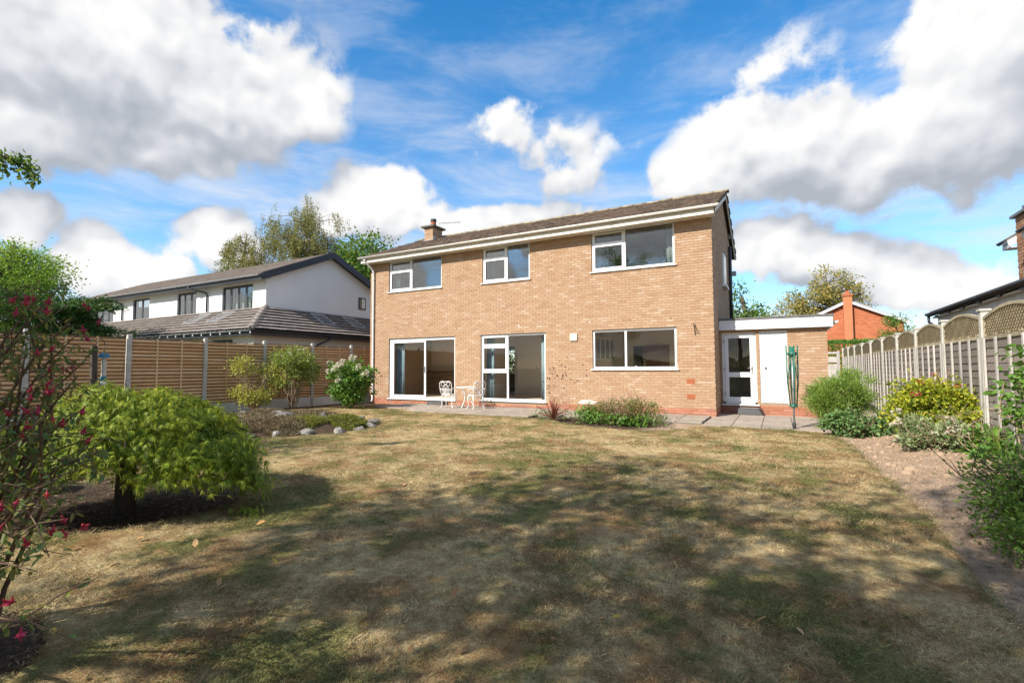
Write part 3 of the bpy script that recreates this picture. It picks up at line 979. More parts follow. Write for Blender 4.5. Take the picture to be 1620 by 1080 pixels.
# side window standing proud of the gable
gw = MB(); gw.box(XR+.004, XR+.05, 16.72, 17.55, 3.92, 4.94); gw.box(XR+.004, XR+.12, 16.66, 17.6, 3.86, 3.915)
gwo = gw.build('side_window', UPVC, house)
gg = MB(); gg.box(XR+.051, XR+.055, 16.79, 17.48, 3.99, 4.87); gg.build('pane', GLASSUP, gwo)
gpipe = MB(); gpipe.tube([(XR+.07, 18.9, 2.7), (XR+.07, 18.9, 5.6)], .055, 8); gpipe.tube([(XR+.05, 18.9, 2.98), (XR+.2, 18.9, 2.98)], .02, 6)
gpipe.build('soil_pipe', BLACKPL, house)
vn = MB(); vn.box(XR, XR+.17, 19.3, 19.45, 6.0, 6.2); vn.box(XR, XR+.2, 19.7, 19.9, 4.7, 4.85); vn.build('flue_terminal', GREYMETAL, house)
# airbricks, vent, cement patch, weep vents
for zc in (.925, .5125):
    ab = MB(); ab.box(-2.235, -2.02, HY-.004, HY+.02, zc-.07, zc+.07)
    ao = ab.build('airbrick', TERRACOTTA, house)
    hl = MB()
    for i in range(9):
        for j in range(5): hl.box(-2.222+i*.0225, -2.212+i*.0225, HY-.0055, HY-.0045, zc-.055+j*.023, zc-.043+j*.023)
    hl.build('airbrick_holes', mat('hole_shadow_clay', (.16, .05, .025), None, 5, .9), ao, kind='stuff')
ve = MB(); ve.box(-5.64, -5.40, HY-.05, HY-.001, 2.13, 2.36); veo = ve.build('extractor_vent', mat('cream_plastic', (.72, .66, .52), None, 5, .5), house, bevel=.012)
cem = MB()
cp_ = [(-5.42, .215), (-5.30, .33), (-5.05, .36), (-4.85, .30), (-4.72, .215)]
cem.v = [(x, HY-.008, z) for x, z in cp_] + [(x, HY-.003, z) for x, z in cp_]
cem.f = [(0, 4, 3, 2, 1)] + [(i, (i+1) % 5, 5+(i+1) % 5, 5+i) for i in range(5)]; cem.smooth = [False]*6
cem.build('cement_patch', mat('pale_cement', (.58, .54, .47), None, 10, .95), house)
for px_, c_ in ((-7.43, 'w'), (-5.0, 'w'), (-3.75, 'd'), (-2.62, 'd'), (-11.3, 'd'), (-12.7, 'd'), (-9.9, 'd')):
    wv_ = MB(); wv_.box(px_-.008, px_+.008, HY-.006, HY+.01, 2.645, 2.715)
    wv_.build('weep_vent', UPVC if c_ == 'w' else mat('dark_weep', (.08, .06, .05), None, 5, .8), house)
lint = MB()
for k in ('d', 'e', 'f'):
    lint.box(WIN[k][0]-.02, WIN[k][1]+.02, HY-.012, HY+.03, 2.432, 2.440)
lint.build('lintel_edge', mat('lintel_steel', (.20, .18, .16), None, 6, .7), house)

# interiors seen through the glass
iw = MB()
for x in (-9.93, -5.58):
    iw.box(x, x+.1, HY+.262, 17.60, .202, 2.598)
for x in (-9.6, -6.05):
    iw.box(x, x+.1, HY+.262, 17.5, 2.802, 5.198)
iw.box(XL+.252, XR-.26, 17.5, 17.58, 2.802, 5.198)
iw.build('interior_wall', INWALL, house)
bw = MB()
wall_grid(bw, XL+.252, -9.932, .202, 2.598, [], lambda mb, a, b, c, d: mb.box(a, b, 17.602, 17.70, c, d))
bw.build('back_wall', INPINK, house)
bw2 = MB()
wall_grid(bw2, -9.928, -5.582, .202, 2.598, [(-9.80, -9.45, .2, 2.2)], lambda mb, a, b, c, d: mb.box(a, b, 17.602, 17.70, c, d))
bw2.build('back_wall', INWALL, house)
bw3 = MB()
wall_grid(bw3, -5.578, XR-.26, .202, 2.598, [(-4.62, -4.25, .2, 2.08)], lambda mb, a, b, c, d: mb.box(a, b, 17.602, 17.70, c, d))
bw3.build('back_wall', INCREAM, house)
fl = MB(); fl.box(XL+.252, XR-.26, HY+.262, YB-.26, .06, .20); fl.build('floor', CARPET, house)
f2 = MB(); f2.box(XL+.252, XR-.26, HY+.262, YB-.26, 2.60, 2.80); f2.build('ceiling', CEILING, house)
f3 = MB(); f3.box(XL+.252, XR-.26, HY+.262, YB-.26, 5.20, 5.26); f3.build('ceiling', CEILING, house)
fp = MB(); fp.box(-13.74, -12.2, 17.2, 17.6, .202, 1.12)
fpo = fp.build('fireplace', MORTAR, house)
fs = MB()
for k, z in rows(.21, 1.12):
    x = -13.74-(k % 2)*.14
    while x < -12.2:
        s, e = max(x, -13.74), min(x+.26, -12.2)
        if e-s > .04: fs.box(s, e, 17.18, 17.25, z, z+BH)
        x += .27
fs.build('fireplace_bricks', mat('fire_brick', (.30, .2, .13), (.25, .16, .1), 7, .9, palette=[(.34, .22, .14), (.28, .18, .11), (.38, .27, .18), (.22, .14, .09)]), fpo, kind='stuff')
mn = MB(); mn.box(-13.74, -12.1, 17.1, 17.6, 1.122, 1.17); mn.build('mantel', DARKWOOD, fpo)
df = MB(); df.box(-9.45, -9.35, 17.55, 17.60, .2, 2.2); df.box(-9.88, -9.80, 17.55, 17.60, .2, 2.2); df.box(-9.88, -9.35, 17.55, 17.6, 2.2, 2.28)
df.build('door_frame', WHITEPAINT, house)
kd = MB(); kd.box(-4.22, -3.35, 17.55, 17.601, .2, 2.08); kd.build('inner_door', DARKWOOD, house)
for i, (a, b) in enumerate(((-6.0, -5.5),)): pass
kc = MB()
kc.box(-5.47, -5.12, 14.9, 16.9, 1.55, 2.3); kc.box(-5.47, -4.90, 14.5, 17.2, .2, 1.05)
kco = kc.build('kitchen_cabinet', INCREAM, house)
kt = MB(); kt.box(-5.47, -4.86, 14.45, 17.25, 1.052, 1.10); kt.build('worktop', mat('worktop', (.25, .2, .15), None, 20, .4), kco)
kx = MB()
for y in (14.95, 15.45, 15.95, 16.45): kx.box(-5.119, -5.112, y+.05, y+.40, 1.60, 2.25)
kx.build('cabinet_door', mat('cabinet_dark_pane', (.14, .13, .10), None, 4, .5), kco)
tp = MB(); tp.tube([(-3.8, 14.42, 1.1), (-3.8, 14.42, 1.32), (-3.7, 14.40, 1.36), (-3.62, 14.40, 1.31)], .012, 6); tp.build('kitchen_tap', GREYMETAL, house)

def curtain(x0, x1, z0, z1, y, material, label, group=None):
    n = max(8, int((x1-x0)/.02)); V = []; F = []
    for i in range(n+1):
        x = x0+(x1-x0)*i/n
        dy = .025*math.sin(i*1.35)+.012*math.sin(i*.7+1)
        for z in (z0, (z0+z1)/2, z1):
            V.append((x, y+dy*(1 if z < z1 else .7), z))
    for i in range(n):
        for j in range(2):
            a = i*3+j; F.append((a, a+3, a+4, a+1))
    o = np_mesh('curtain', V, F, material, smooth=True)
    sm = o.modifiers.new('thickness', 'SOLIDIFY'); sm.thickness = .006
    tag(o, label, 'curtain', 'curtains hanging inside the house windows')
CY = HY+.33
curtain(-12.98, -12.55, .22, 2.42, CY, CURTAINB, 'blue-grey curtain inside the left end of the sliding patio door')
curtain(-8.86, -8.55, .22, 2.42, CY, CURTAINB, 'blue-grey curtain at the left of the tall garden window behind the small panes')
curtain(-6.78, -6.47, .22, 2.42, CY, CURTAINB, 'blue-grey curtain at the right edge of the tall garden window')
curtain(-4.88, -4.70, 4.22, 5.42, CY, CURTAINW, 'pale curtain at the left edge of the right upstairs window')
curtain(-2.76, -2.50, 4.22, 5.42, CY, CURTAINW, 'pale curtain at the right edge of the right upstairs window')
curtain(-13.02, -12.80, 4.22, 5.42, CY, CURTAINW, 'pale curtain at the left edge of the left upstairs window')
curtain(-8.80, -8.55, 4.22, 5.42, CY, CURTAINB, 'blue-grey curtain in the lower left light of the middle upstairs window')

# ------------------------------------------------------------------ flat roofed extension
EY, EX1 = 15.35, 1.14
ext = empty('brick_extension', (0, EY, 0), 'low flat roofed buff brick extension with a white glazed door and a white boarded door', 'extension')
eops = [(-1.44, -.555, .27, 2.30), (-.47, .215, .30, 2.31)]
ew = MB()
wall_grid(ew, XR+.008, EX1, -.2, 2.36, eops, lambda mb, a, b, c, d: mb.box(a, b, EY+.006, EY+.22, c, d))
ew.box(EX1-.22, EX1-.004, EY+.222, 20.4, -.2, 2.36); ew.box(XR+.008, EX1-.222, 20.2, 20.4, -.2, 2.36)
ewo = ew.build('wall', MORTAR, ext)
eb = brick_boxes(XR+.008, EX1, .27, 2.36, eops)
bricks_front(eb, EY, lambda s, e, z: True, ewo, BRICK)
ep = brick_boxes(XR+.008, EX1, -.06, .25, [])
bricks_front(ep, EY-.002, lambda s, e, z: True, ewo, PLINTH)
er = MB()
k_ = 0
for k, z in rows(-.06, 2.33):
    y = EY+.03-(k % 2)*.11
    while y < 20.4:
        s = max(y, EY+.03); e = min(y+BL, 20.4)
        if e-s > .03: er.box(EX1-.03, EX1+.002, s, e, z, z+BH)
        y += BL+JT
er.build('bricks', BRICK, ewo, kind='stuff')
ef = MB()
for i in range(3):
    z = 2.365+i*.092
    ef.box(XR+.01, 1.27, EY-.15-.004*i, EY-.12, z, z+.089)
    ef.box(1.27-.03, 1.27+.004*i, EY-.118, 20.5, z, z+.089)
efo = ef.build('fascia_board', UPVC, ext)
es = MB(); es.box(XR+.01, 1.24, EY-.118, EY+.004, 2.368, 2.38); es.build('soffit', WHITEPAINT, ext)
erf = MB(); erf.box(XR+.01, 1.30, EY-.18, 20.55, 2.642, 2.70)
erf.build('flat_roof', mat('roofing_felt', (.10, .10, .10), (.16, .155, .15), 6, .9, .3, 90), ext)
gutter('gutter', (1.35, EY-.02, 2.52), (1.35, 20.4, 2.52), .055, UPVC, ext)
# glazed door
gd = MB(); x0, x1, z0, z1 = eops[0]; y = EY+.05
gd.box(x0, x1, y, y+.07, z1-.06, z1); gd.box(x0, x0+.06, y, y+.07, z0, z1-.06); gd.box(x1-.06, x1, y, y+.07, z0, z1-.06); gd.box(x0, x1, y, y+.07, z0-.0, z0+.05)
gdo = gd.build('glazed_door', UPVC, ext)
lf_ = MB(); a, b, c, d = x0+.065, x1-.065, z0+.055, z1-.065; q = .10; y2 = y-.012
lf_.box(a, b, y2, y+.05, d-q, d); lf_.box(a, b, y2, y+.05, c, c+q+.03); lf_.box(a, a+q, y2, y+.05, c+q+.03, d-q); lf_.box(b-q, b, y2, y+.05, c+q+.03, d-q)
lf_.box(a+q, b-q, y2+.001, y+.049, 1.02, 1.16)
lf_.build('door_leaf', UPVC, gdo, bevel=.006)
for z_0, z_1 in ((c+q+.03, 1.02), (1.16, d-q)):
    gp_ = MB(); gp_.box(a+q-.003, b-q+.003, y+.016, y+.022, z_0-.003, z_1+.003); gp_.build('pane', GLASS, gdo)
hnd = MB(); hnd.box(b-.065, b-.035, y2-.012, y2-.0005, 1.12, 1.34); hnd.tube([(b-.05, y2-.012, 1.28), (b-.05, y2-.05, 1.28), (b-.17, y2-.05, 1.28)], .009, 6)
hnd.build('handle', GREYMETAL, gdo)
hg = MB()
for z in (.5, 1.2, 2.0): hg.tube([(a-.008, y2-.008, z), (a-.008, y2-.008, z+.10)], .011, 6)
hg.build('hinge', GREYMETAL, gdo)
ds = MB(); ds.hexa([(x0-.03, EY-.06, z0-.045), (x1+.05, EY-.06, z0-.045), (x1+.05, EY+.1, z0-.045), (x0-.03, EY+.1, z0-.045),
                    (x0-.03, EY-.06, z0-.022), (x1+.05, EY-.06, z0-.022), (x1+.05, EY+.1, z0-.002), (x0-.03, EY+.1, z0-.002)]); ds.build('threshold', UPVC, gdo)
# boarded door: each board
x0, x1, z0, z1 = eops[1]
bd = MB(); bd.box(x0, x0+.035, EY+.02, EY+.1, z0, z1); bd.box(x1-.035, x1, EY+.02, EY+.1, z0, z1); bd.box(x0+.035, x1-.035, EY+.02, EY+.1, z1-.035, z1)
bdo = bd.build('boarded_door', WHITEPAINT, ext)
nb = 6; w_ = (x1-x0-.076)/nb
for i in range(nb):
    p_ = MB(); p_.box(x0+.038+i*w_+.0015, x0+.038+(i+1)*w_-.0015, EY+.03, EY+.06, z0+.01, z1-.038)
    p_.build('plank', WHITEPAINT, bdo, bevel=.004)
kn = MB(); kn.lathe((x0+.14, EY+.012, 1.28), [(0, -.022), (.02, -.018), (.026, 0), (.02, .018), (0, .022)], 10); kn.tube([(x0+.14, EY+.03, 1.28), (x0+.14, EY+.012, 1.28)], .012, 6)
kn.build('knob', BLACKPL, bdo)
ib = MB(); ib.box(XR+.01, -.5, 17.6, 17.66, .1, 2.34); ib.box(-.5, -.45, EY+.222, 17.6, .1, 2.34)
ib.build('interior_wall', mat('lobby_wall', (.35, .34, .30), None, 3, .9), ext)
ifl = MB(); ifl.box(XR+.01, EX1-.23, EY+.222, 20.2, .1, .2); ifl.build('floor', CARPET, ext)

# bits against the walls
st = MB(); st.hexa([(-1.06, 14.98, -.01), (-.42, 14.98, -.01), (-.38, 15.33, -.01), (-1.06, 15.33, -.01), (-1.04, 15.02, .17), (-.52, 15.02, .17), (-.46, 15.31, .17), (-1.04, 15.31, .17)])
sto = empty('step_block', (-.75, 15.15, 0), 'small black plastic step below the white glazed door of the extension', 'step')
st.build('body', BLACKPL, sto, bevel=.012)
tr_ = MB()
for i in range(5): tr_.box(-1.0, -.54, 15.05+i*.05, 15.08+i*.05, .171, .177)
tr_.build('tread_strip', mat('grey_rubber', (.22, .22, .22), None, 5, .8), sto)
s2 = MB(); s2.box(-10.98, -10.28, 13.78, 14.06, .03, .13)
s2o = empty('doorstep', (-10.63, 13.92, 0), 'flat dark step on the paving under the sliding patio door', 'step')
s2.build('body', mat('dark_step', (.07, .07, .07), (.13, .125, .12), 9, .8), s2o, bevel=.01)
s2b = MB(); s2b.box(-10.94, -10.32, 13.82, 14.03, .131, .138); s2b.build('tread_mat', BLACKPL, s2o)
hb = empty('hanging_basket_bracket', (-1.98, HY, 2.4), 'rusty metal basket bracket screwed to the brick by the kitchen window', 'bracket')
b1 = MB(); b1.bar((-1.985, HY-.012, 2.18), (-1.985, HY-.012, 2.50), .022, .006, up=(1, 0, 0)); b1.build('back_plate', mat('rusty_iron', (.10, .075, .05), (.05, .04, .035), 20, .8), hb)
b2 = MB(); b2.tube([(-1.985, HY-.02, 2.47), (-1.985, HY-.14, 2.46), (-1.985, HY-.27, 2.45), (-1.985, HY-.30, 2.48)], .009, 6)
b2.tube([(-1.985, HY-.02, 2.2), (-1.985, HY-.08, 2.30), (-1.985, HY-.16, 2.38), (-1.985, HY-.24, 2.445)], .008, 6)
b2.tube([(-1.985, HY-.09+.035*math.cos(t*.7), 2.40+.035*math.sin(t*.7)) for t in range(9)], .006, 5)
b2.build('arm', MATS['rusty_iron'], hb)

# ------------------------------------------------------------------ left fence: slatted panels between concrete posts
FX = -14.86
lf = empty('slatted_fence', (FX, 6.4, 0), 'brown horizontal slatted timber fence between concrete posts over pale gravel boards', 'fence')
def proto(mb, name, material, parent, bevel=0):
    o = mb.build(name, material, None, bevel=bevel); o.parent = parent
    return o
def rel(o, p):
    off = Vector((0, 0, 0)); q = o.parent
    while q is not None: off += q.location; q = q.parent
    o.location = Vector(p)-off
pys = [0.55, 2.48, 4.40, 6.38, 8.31, 10.21, 12.08, 13.93, 15.86, 17.8]
pm = bmesh_post = None
for y in pys:
    if pm is None:
        b = MB(); b.hexa([(-.05, -.055, -.2), (.05, -.055, -.2), (.05, .055, -.2), (-.05, .055, -.2), (-.05, -.05, 2.20), (.05, -.05, 2.20), (.05, .05, 2.20), (-.05, .05, 2.20)])
        b.hexa([(-.05, -.05, 2.20), (.05, -.05, 2.20), (.05, .05, 2.20), (-.05, .05, 2.20), (-.01, -.05, 2.235), (.03, -.05, 2.235), (.03, .05, 2.235), (-.01, .05, 2.235)])
        o = proto(b, 'post', CONCRETE, lf, .006); pm = o.data
    else:
        o = inst('post', pm, lf, (0, 0, 0)); bm = o.modifiers.new('bevel', 'BEVEL'); bm.width = .006; bm.segments = 1
    rel(o, (FX, y, random.uniform(-.01, .01)))
    o.rotation_euler = (random.uniform(-.006, .006), random.uniform(-.006, .006), 0)
slat_m = gbm2 = btm = rm = None
for y0, y1 in zip(pys[:-1], pys[1:]):
    L = 1.83
    yc = (y0+y1)/2
    if gbm2 is None:
        b = MB(); b.box(-.025, .025, -L/2, L/2, -.1, .285); o = proto(b, 'gravel_board', GRAVELBOARD, lf, .004); gbm2 = o.data
    else: o = inst('gravel_board', gbm2, lf, (0, 0, 0))
    rel(o, (FX, yc, 0))
    sag = random.uniform(-.012, .012)
    if rm is None:
        b = MB()
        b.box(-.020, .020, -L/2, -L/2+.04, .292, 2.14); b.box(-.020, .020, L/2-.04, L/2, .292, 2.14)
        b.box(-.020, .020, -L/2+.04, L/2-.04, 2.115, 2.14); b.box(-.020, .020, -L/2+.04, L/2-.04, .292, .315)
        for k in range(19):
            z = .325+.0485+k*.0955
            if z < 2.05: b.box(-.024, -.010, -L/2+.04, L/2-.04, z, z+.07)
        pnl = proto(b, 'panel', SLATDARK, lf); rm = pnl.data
    else: pnl = inst('panel', rm, lf, (0, 0, 0))
    rel(pnl, (FX-.004, yc, sag))
    for k in range(19):
        z = .318+k*.0955
        if slat_m is None:
            b = MB(); n = 5; P = []
            for yy in (-L/2, L/2):
                P += [(0, yy, 0), (.012, yy, .006), (.020, yy, .024), (.020, yy, .044), (.012, yy, .062), (0, yy, .068)]
            b.v = P; b.f = [(i, i+1, 7+i, 6+i) for i in range(5)] + [(5, 0, 6, 11), (5, 4, 3, 2, 1, 0), (6, 7, 8, 9, 10, 11)]
            b.smooth = [False]*8
            o = proto(b, 'slat', SLAT, pnl); slat_m = o.data
        else: o = inst('slat', slat_m, pnl, (0, 0, 0))
        o.location = (.006+random.uniform(-.002, .003), random.uniform(-.004, .004), z+random.uniform(-.004, .004))
        o.rotation_euler = (random.uniform(-.003, .003), 0, 0)
    for q in (-.31, .31):
        if btm is None:
            b = MB(); b.box(.028, .038, -.022, .022, .30, 2.135); o = proto(b, 'batten', SLAT, pnl); btm = o.data
        else: o = inst('batten', btm, pnl, (0, 0, 0))
        o.location = (0, q, 0)

# ------------------------------------------------------------------ right fence: lapped panels with arched trellis tops
FR = 2.60
def fz(y): return .20*float(1-smooth01((y-10.5)/3.0))
rf = empty('lapped_fence', (FR, 13, 0), 'weathered grey lapped board fence with pale posts and arched trellis tops', 'fence')
rys = [3.63, 5.56, 7.49, 9.42, 11.35, 13.28, 15.21, 17.14, 19.07, 21.0, 22.93, 24.86, 26.8]
prm = cpm = None
lean = {6: .035, 9: -.03}
for i, y in enumerate(rys):
    if prm is None:
        b = MB(); b.box(-.05, .05, -.05, .05, -.3, 2.10); o = proto(b, 'post', POSTPALE, rf, .006); prm = o.data
        b = MB(); b.box(-.066, .066, -.066, .066, 2.102, 2.135); c_ = proto(b, 'post_cap', POSTPALE, o, .006); cpm = c_.data
    else:
        o = inst('post', prm, rf, (0, 0, 0)); c_ = inst('post_cap', cpm, o, (0, 0, 0))
        bm = o.modifiers.new('bevel', 'BEVEL'); bm.width = .006; bm.segments = 1
    rel(o, (FR, y, 0))
    o.rotation_euler = (lean.get(i, random.uniform(-.008, .008)), random.uniform(-.008, .008), 0)
bdm = [None]*3; vbm = None
def trellis_mesh():
    b = MB(); L = 1.80; z0 = 1.74; ze, zm = 1.99, 2.115
    top = lambda y: ze+(zm-ze)*math.cos(math.pi*y/L)
    N = 14
    for k in range(N):                                     # arched top rail
        ya, yb = -L/2+L*k/N, -L/2+L*(k+1)/N
        b.bar((0, ya, top(ya)), (0, yb, top(yb)), .045, .04, up=(0, 0, 1))
    b.box(-.022, .022, -L/2, L/2, 1.69, z0)
    b.box(-.02, .02, -L/2, -L/2+.03, z0, ze-.015); b.box(-.02, .02, L/2-.03, L/2, z0, ze-.015)
    fr = b
    lt = MB(); st = .082
    for s, x in ((1, .006), (-1, -.006)):
        c = -L
        while c < L:
            pts = []
            for q in range(61):
                y = -L/2+.02+(L-.04)*q/60
                z = z0+s*(y-c)*1.0
                if z0 <= z <= top(y)-.01: pts.append((x, y, z))
            if len(pts) > 1: lt.bar(pts[0], pts[-1], .010, .021, up=(1, 0, 0))
            c += st
    return fr, lt
trf, trl = trellis_mesh()
tfm = tlm = None
for i, (y0, y1) in enumerate(zip(rys[:-1], rys[1:])):
    yc = (y0+y1)/2; zb = 0
    L = 1.80
    if tfm is None:
        t_ = proto(trf, 'trellis', TRELLIS, rf); tfm = t_.data
        l_ = proto(trl, 'lattice', TRELLIS, t_); tlm = l_.data
    else:
        t_ = inst('trellis', tfm, rf, (0, 0, 0)); l_ = inst('lattice', tlm, t_, (0, 0, 0))
    rel(t_, (FR, yc, random.uniform(-.01, .01)))
    if i < 1: continue
    pnl = empty('panel', (0, 0, 0)); pnl.parent = rf; rel(pnl, (FR, yc, 0))
    nb = 15
    for k in range(nb):
        z = .06+k*.108
        if z+.10 < fz(yc)-.05: continue
        v = random.randrange(3)
        if bdm[v] is None:
            b = MB(); M_ = 12
            low = [(.012*vnoise(q*.7+v*9, v*5.3)) for q in range(M_+1)]
            P = []
            for q in range(M_+1):
                y = -L/2+L*q/M_
                P += [(-.016, y, low[q]), (-.004, y, low[q]), (.004, y, .135), (-.002, y, .135)]
            b.v = [(float(x_), float(y_), float(z_)) for x_, y_, z_ in P]
            for q in range(M_):
                a = q*4
                for s_ in range(4): b.f.append((a+s_, a+4+s_, a+4+(s_+1) % 4, a+(s_+1) % 4)); b.smooth.append(False)
            b.f += [(0, 1, 2, 3), (M_*4+3, M_*4+2, M_*4+1, M_*4)]; b.smooth += [False, False]
            o = proto(b, 'board', WEATHERED, pnl); bdm[v] = o.data
        else: o = inst('board', bdm[v], pnl, (0, 0, 0))
        o.location = (random.uniform(-.003, .003), 0, z+random.uniform(-.006, .006))
        o.rotation_euler = (random.uniform(-.004, .004), 0, 0)
    for q in (-.86, -.43, 0, .43, .86):
        if vbm is None:
            b = MB(); b.box(-.045, -.020, -.021, .021, 0, 1.685); o = proto(b, 'batten', BATTEN, pnl); vbm = o.data
        else: o = inst('batten', vbm, pnl, (0, 0, 0))
        o.location = (0, q+random.uniform(-.02, .02), .03)
        o.rotation_euler = (random.uniform(-.012, .012), 0, 0)

# gate across the side path, far end
gt = empty('side_gate', (1.9, 27.0, 0), 'pale weathered wooden gate closing the side path behind the extension', 'gate')
b = MB(); b.box(2.34, 2.46, 26.95, 27.07, -.1, 2.02); b.box(1.25, 1.34, 26.95, 27.07, -.1, 2.02); b.box(1.34, 2.34, 26.96, 27.03, 1.90, 1.98)
b.build('gate_frame', BATTEN, gt)
for k in range(8):
    b = MB(); b.box(1.35+k*.124, 1.35+k*.124+.118, 26.99, 27.015, .05, 1.42); b.build('board', BATTEN, gt)
b = MB(); b.box(1.34, 2.34, 26.98, 27.02, 1.50, 1.76); b.build('rail', BATTEN, gt)

# ------------------------------------------------------------------ white rendered house beyond the left fence
WX, WYF = -17.56, 12.07
wh = empty('white_house', (-25, 12.07, 0), 'white rendered house with dark grey trim, low pitched roof and a tiled lean-to with skylights', 'house')
wxl, wyb = -33.0, 18.2
wre, wrz, wry = 4.90, 6.40, 15.12                      # soffit, apex
wops = [(-31.86, -29.81, 3.67, 4.66), (-27.87, -26.3, 3.69, 4.73), (-23.89, -22.36, 3.68, 4.73), (-20.45, -18.39, 3.68, 4.73)]
b = MB()
wall_grid(b, wxl, WX-.262, -.1, 4.95, wops, lambda mb, a, b_, c, d: mb.box(a, b_, WYF, WYF+.25, c, d))
b.box(wxl, WX-.262, wyb-.25, wyb, -.1, 4.95); b.box(wxl, wxl+.25, WYF+.252, wyb-.252, -.1, 4.95)
b.build('wall', RENDERW, wh)
b = MB(); P = [(WYF, -.1), (wyb, -.1), (wyb, 4.95), (wry, 6.30), (WYF, 4.95)]
base = 0
b.v = [(WX-.26, y, z) for y, z in P]+[(WX, y, z) for y, z in P]
b.f = [(4, 3, 2, 1, 0), (5, 6, 7, 8, 9)]+[(i, (i+1) % 5, 5+(i+1) % 5, 5+i) for i in range(5)]; b.smooth = [False]*7
b.build('gable_wall', RENDERW, wh)
for i, o_ in enumerate(wops):
    n = (3, 2, 3, 4)[i]
    xs = [o_[0]+(o_[1]-o_[0])*k/n for k in range(n+1)]
    f_ = .05
    lts = [(xs[k]+f_*.8, xs[k+1]-f_*.8, o_[2]+f_, o_[3]-f_, k in (0, n-1)) for k in range(n)]
    lts = [(a, b_, c, d, op) for a, b_, c, d, op in lts]
    mb = MB(); y = WYF+.05
    w = window(wh, o_[0], o_[1], o_[2], o_[3], xs[1:-1], [(a, b_, c, d, False) for a, b_, c, d, op in lts], y, GLASSUP, sill=ANTHRAF, fw=.075, frame=ANTHRAF)
ib = MB(); ib.box(wxl+.3, WX-.3, WYF+2.5, WYF+2.6, 2.9, 4.9); ib.box(wxl+.3, WX-.3, WYF+.26, WYF+2.5, 2.8, 2.9); ib.build('interior_wall', INWALL, wh)
for k in range(9):
    mb = MB(); x = -20.35+k*.22; mb.box(x, x+.11, WYF+.40, WYF+.41, 3.7, 4.7); mb.build('blind_strip', CURTAINW, wh)
b = MB(); b.box(WX+.002, WX+.03, 16.86, 17.31, 4.13, 4.70); gw_ = b.build('side_window', ANTHRAF, wh)
b = MB(); b.box(WX+.031, WX+.036, 16.92, 17.25, 4.19, 4.64); b.build('pane', GLASSUP, gw_)
# roof
WSL = (wrz-4.93)/(wry-11.72)
def wp(x, y, up=0): return (x, y, 4.93+(y-11.72 if y <= wry else 2*wry-y-11.72)*WSL+up)
b = MB(); x0, x1 = wxl-.25, WX+.26
for ya, yb in ((11.72, wry), (2*wry-11.72, wry)):
    b.hexa([wp(x0, ya), wp(x1, ya), wp(x1, yb), wp(x0, yb), wp(x0, ya, .07), wp(x1, ya, .07), wp(x1, yb, .07), wp(x0, yb, .07)])
wr = b.build('roof', BROWNTILE, wh)
b = MB(); nc = 11
for c in range(nc):
    for i in range(46):
        xa = x0+i*(x1-x0)/46; xb = xa+(x1-x0)/46-.008
        ya = 11.70+c*(wry-11.70)/nc-.02; yb = ya+(wry-11.70)/nc+.04
        u0 = .095+random.uniform(-.004, .006)
        b.hexa([wp(xa, ya, .06), wp(xb, ya, .06), wp(xb, yb, .06), wp(xa, yb, .06), wp(xa, ya, u0), wp(xb, ya, u0), wp(xb, yb, .08), wp(xa, yb, .08)])
b.build('roof_tiles', BROWNTILE, wr, kind='stuff')
b = MB()
for ya, yb in ((11.72, wry), (2*wry-11.72, wry)):
    b.hexa([wp(x1+.002, ya, -.20), wp(x1+.035, ya, -.20), wp(x1+.035, yb, -.20), wp(x1+.002, yb, -.20), wp(x1+.002, ya, .10), wp(x1+.035, ya, .10), wp(x1+.035, yb, .10), wp(x1+.002, yb, .10)])
    b.hexa([wp(WX+.003, ya, -.13), wp(x1, ya, -.13), wp(x1, yb, -.13), wp(WX+.003, yb, -.13), wp(WX+.003, ya, -.005), wp(x1, ya, -.005), wp(x1, yb, -.005), wp(WX+.003, yb, -.005)])
b.build('bargeboard', ANTHRA, wh)
b = MB(); b.box(x0, x1+.03, 11.66, 11.715, 4.76, 4.93); b.build('fascia_board', ANTHRA, wh)
b = MB(); b.box(x0, x1, 11.717, WYF+.02, 4.83, 4.86); b.build('soffit', mat('grey_soffit', (.36, .36, .37), None, 4, .7), wh)
gutter('gutter', (x0, 11.60, 4.93), (x1, 11.60, 4.93), .062, mat('grey_gutter', (.17, .18, .2), (.24, .25, .27), 3, .4), wh)
for xd in (-28.79, -21.46):
    b = MB(); b.tube([(xd-.75, 11.62, 4.87), (xd-.72, 11.66, 4.75), (xd-.05, WYF-.08, 4.58), (xd, WYF-.06, 4.46), (xd, WYF-.06, 3.75)], .038, 8)
    b.build('downpipe', ANTHRAF, wh)
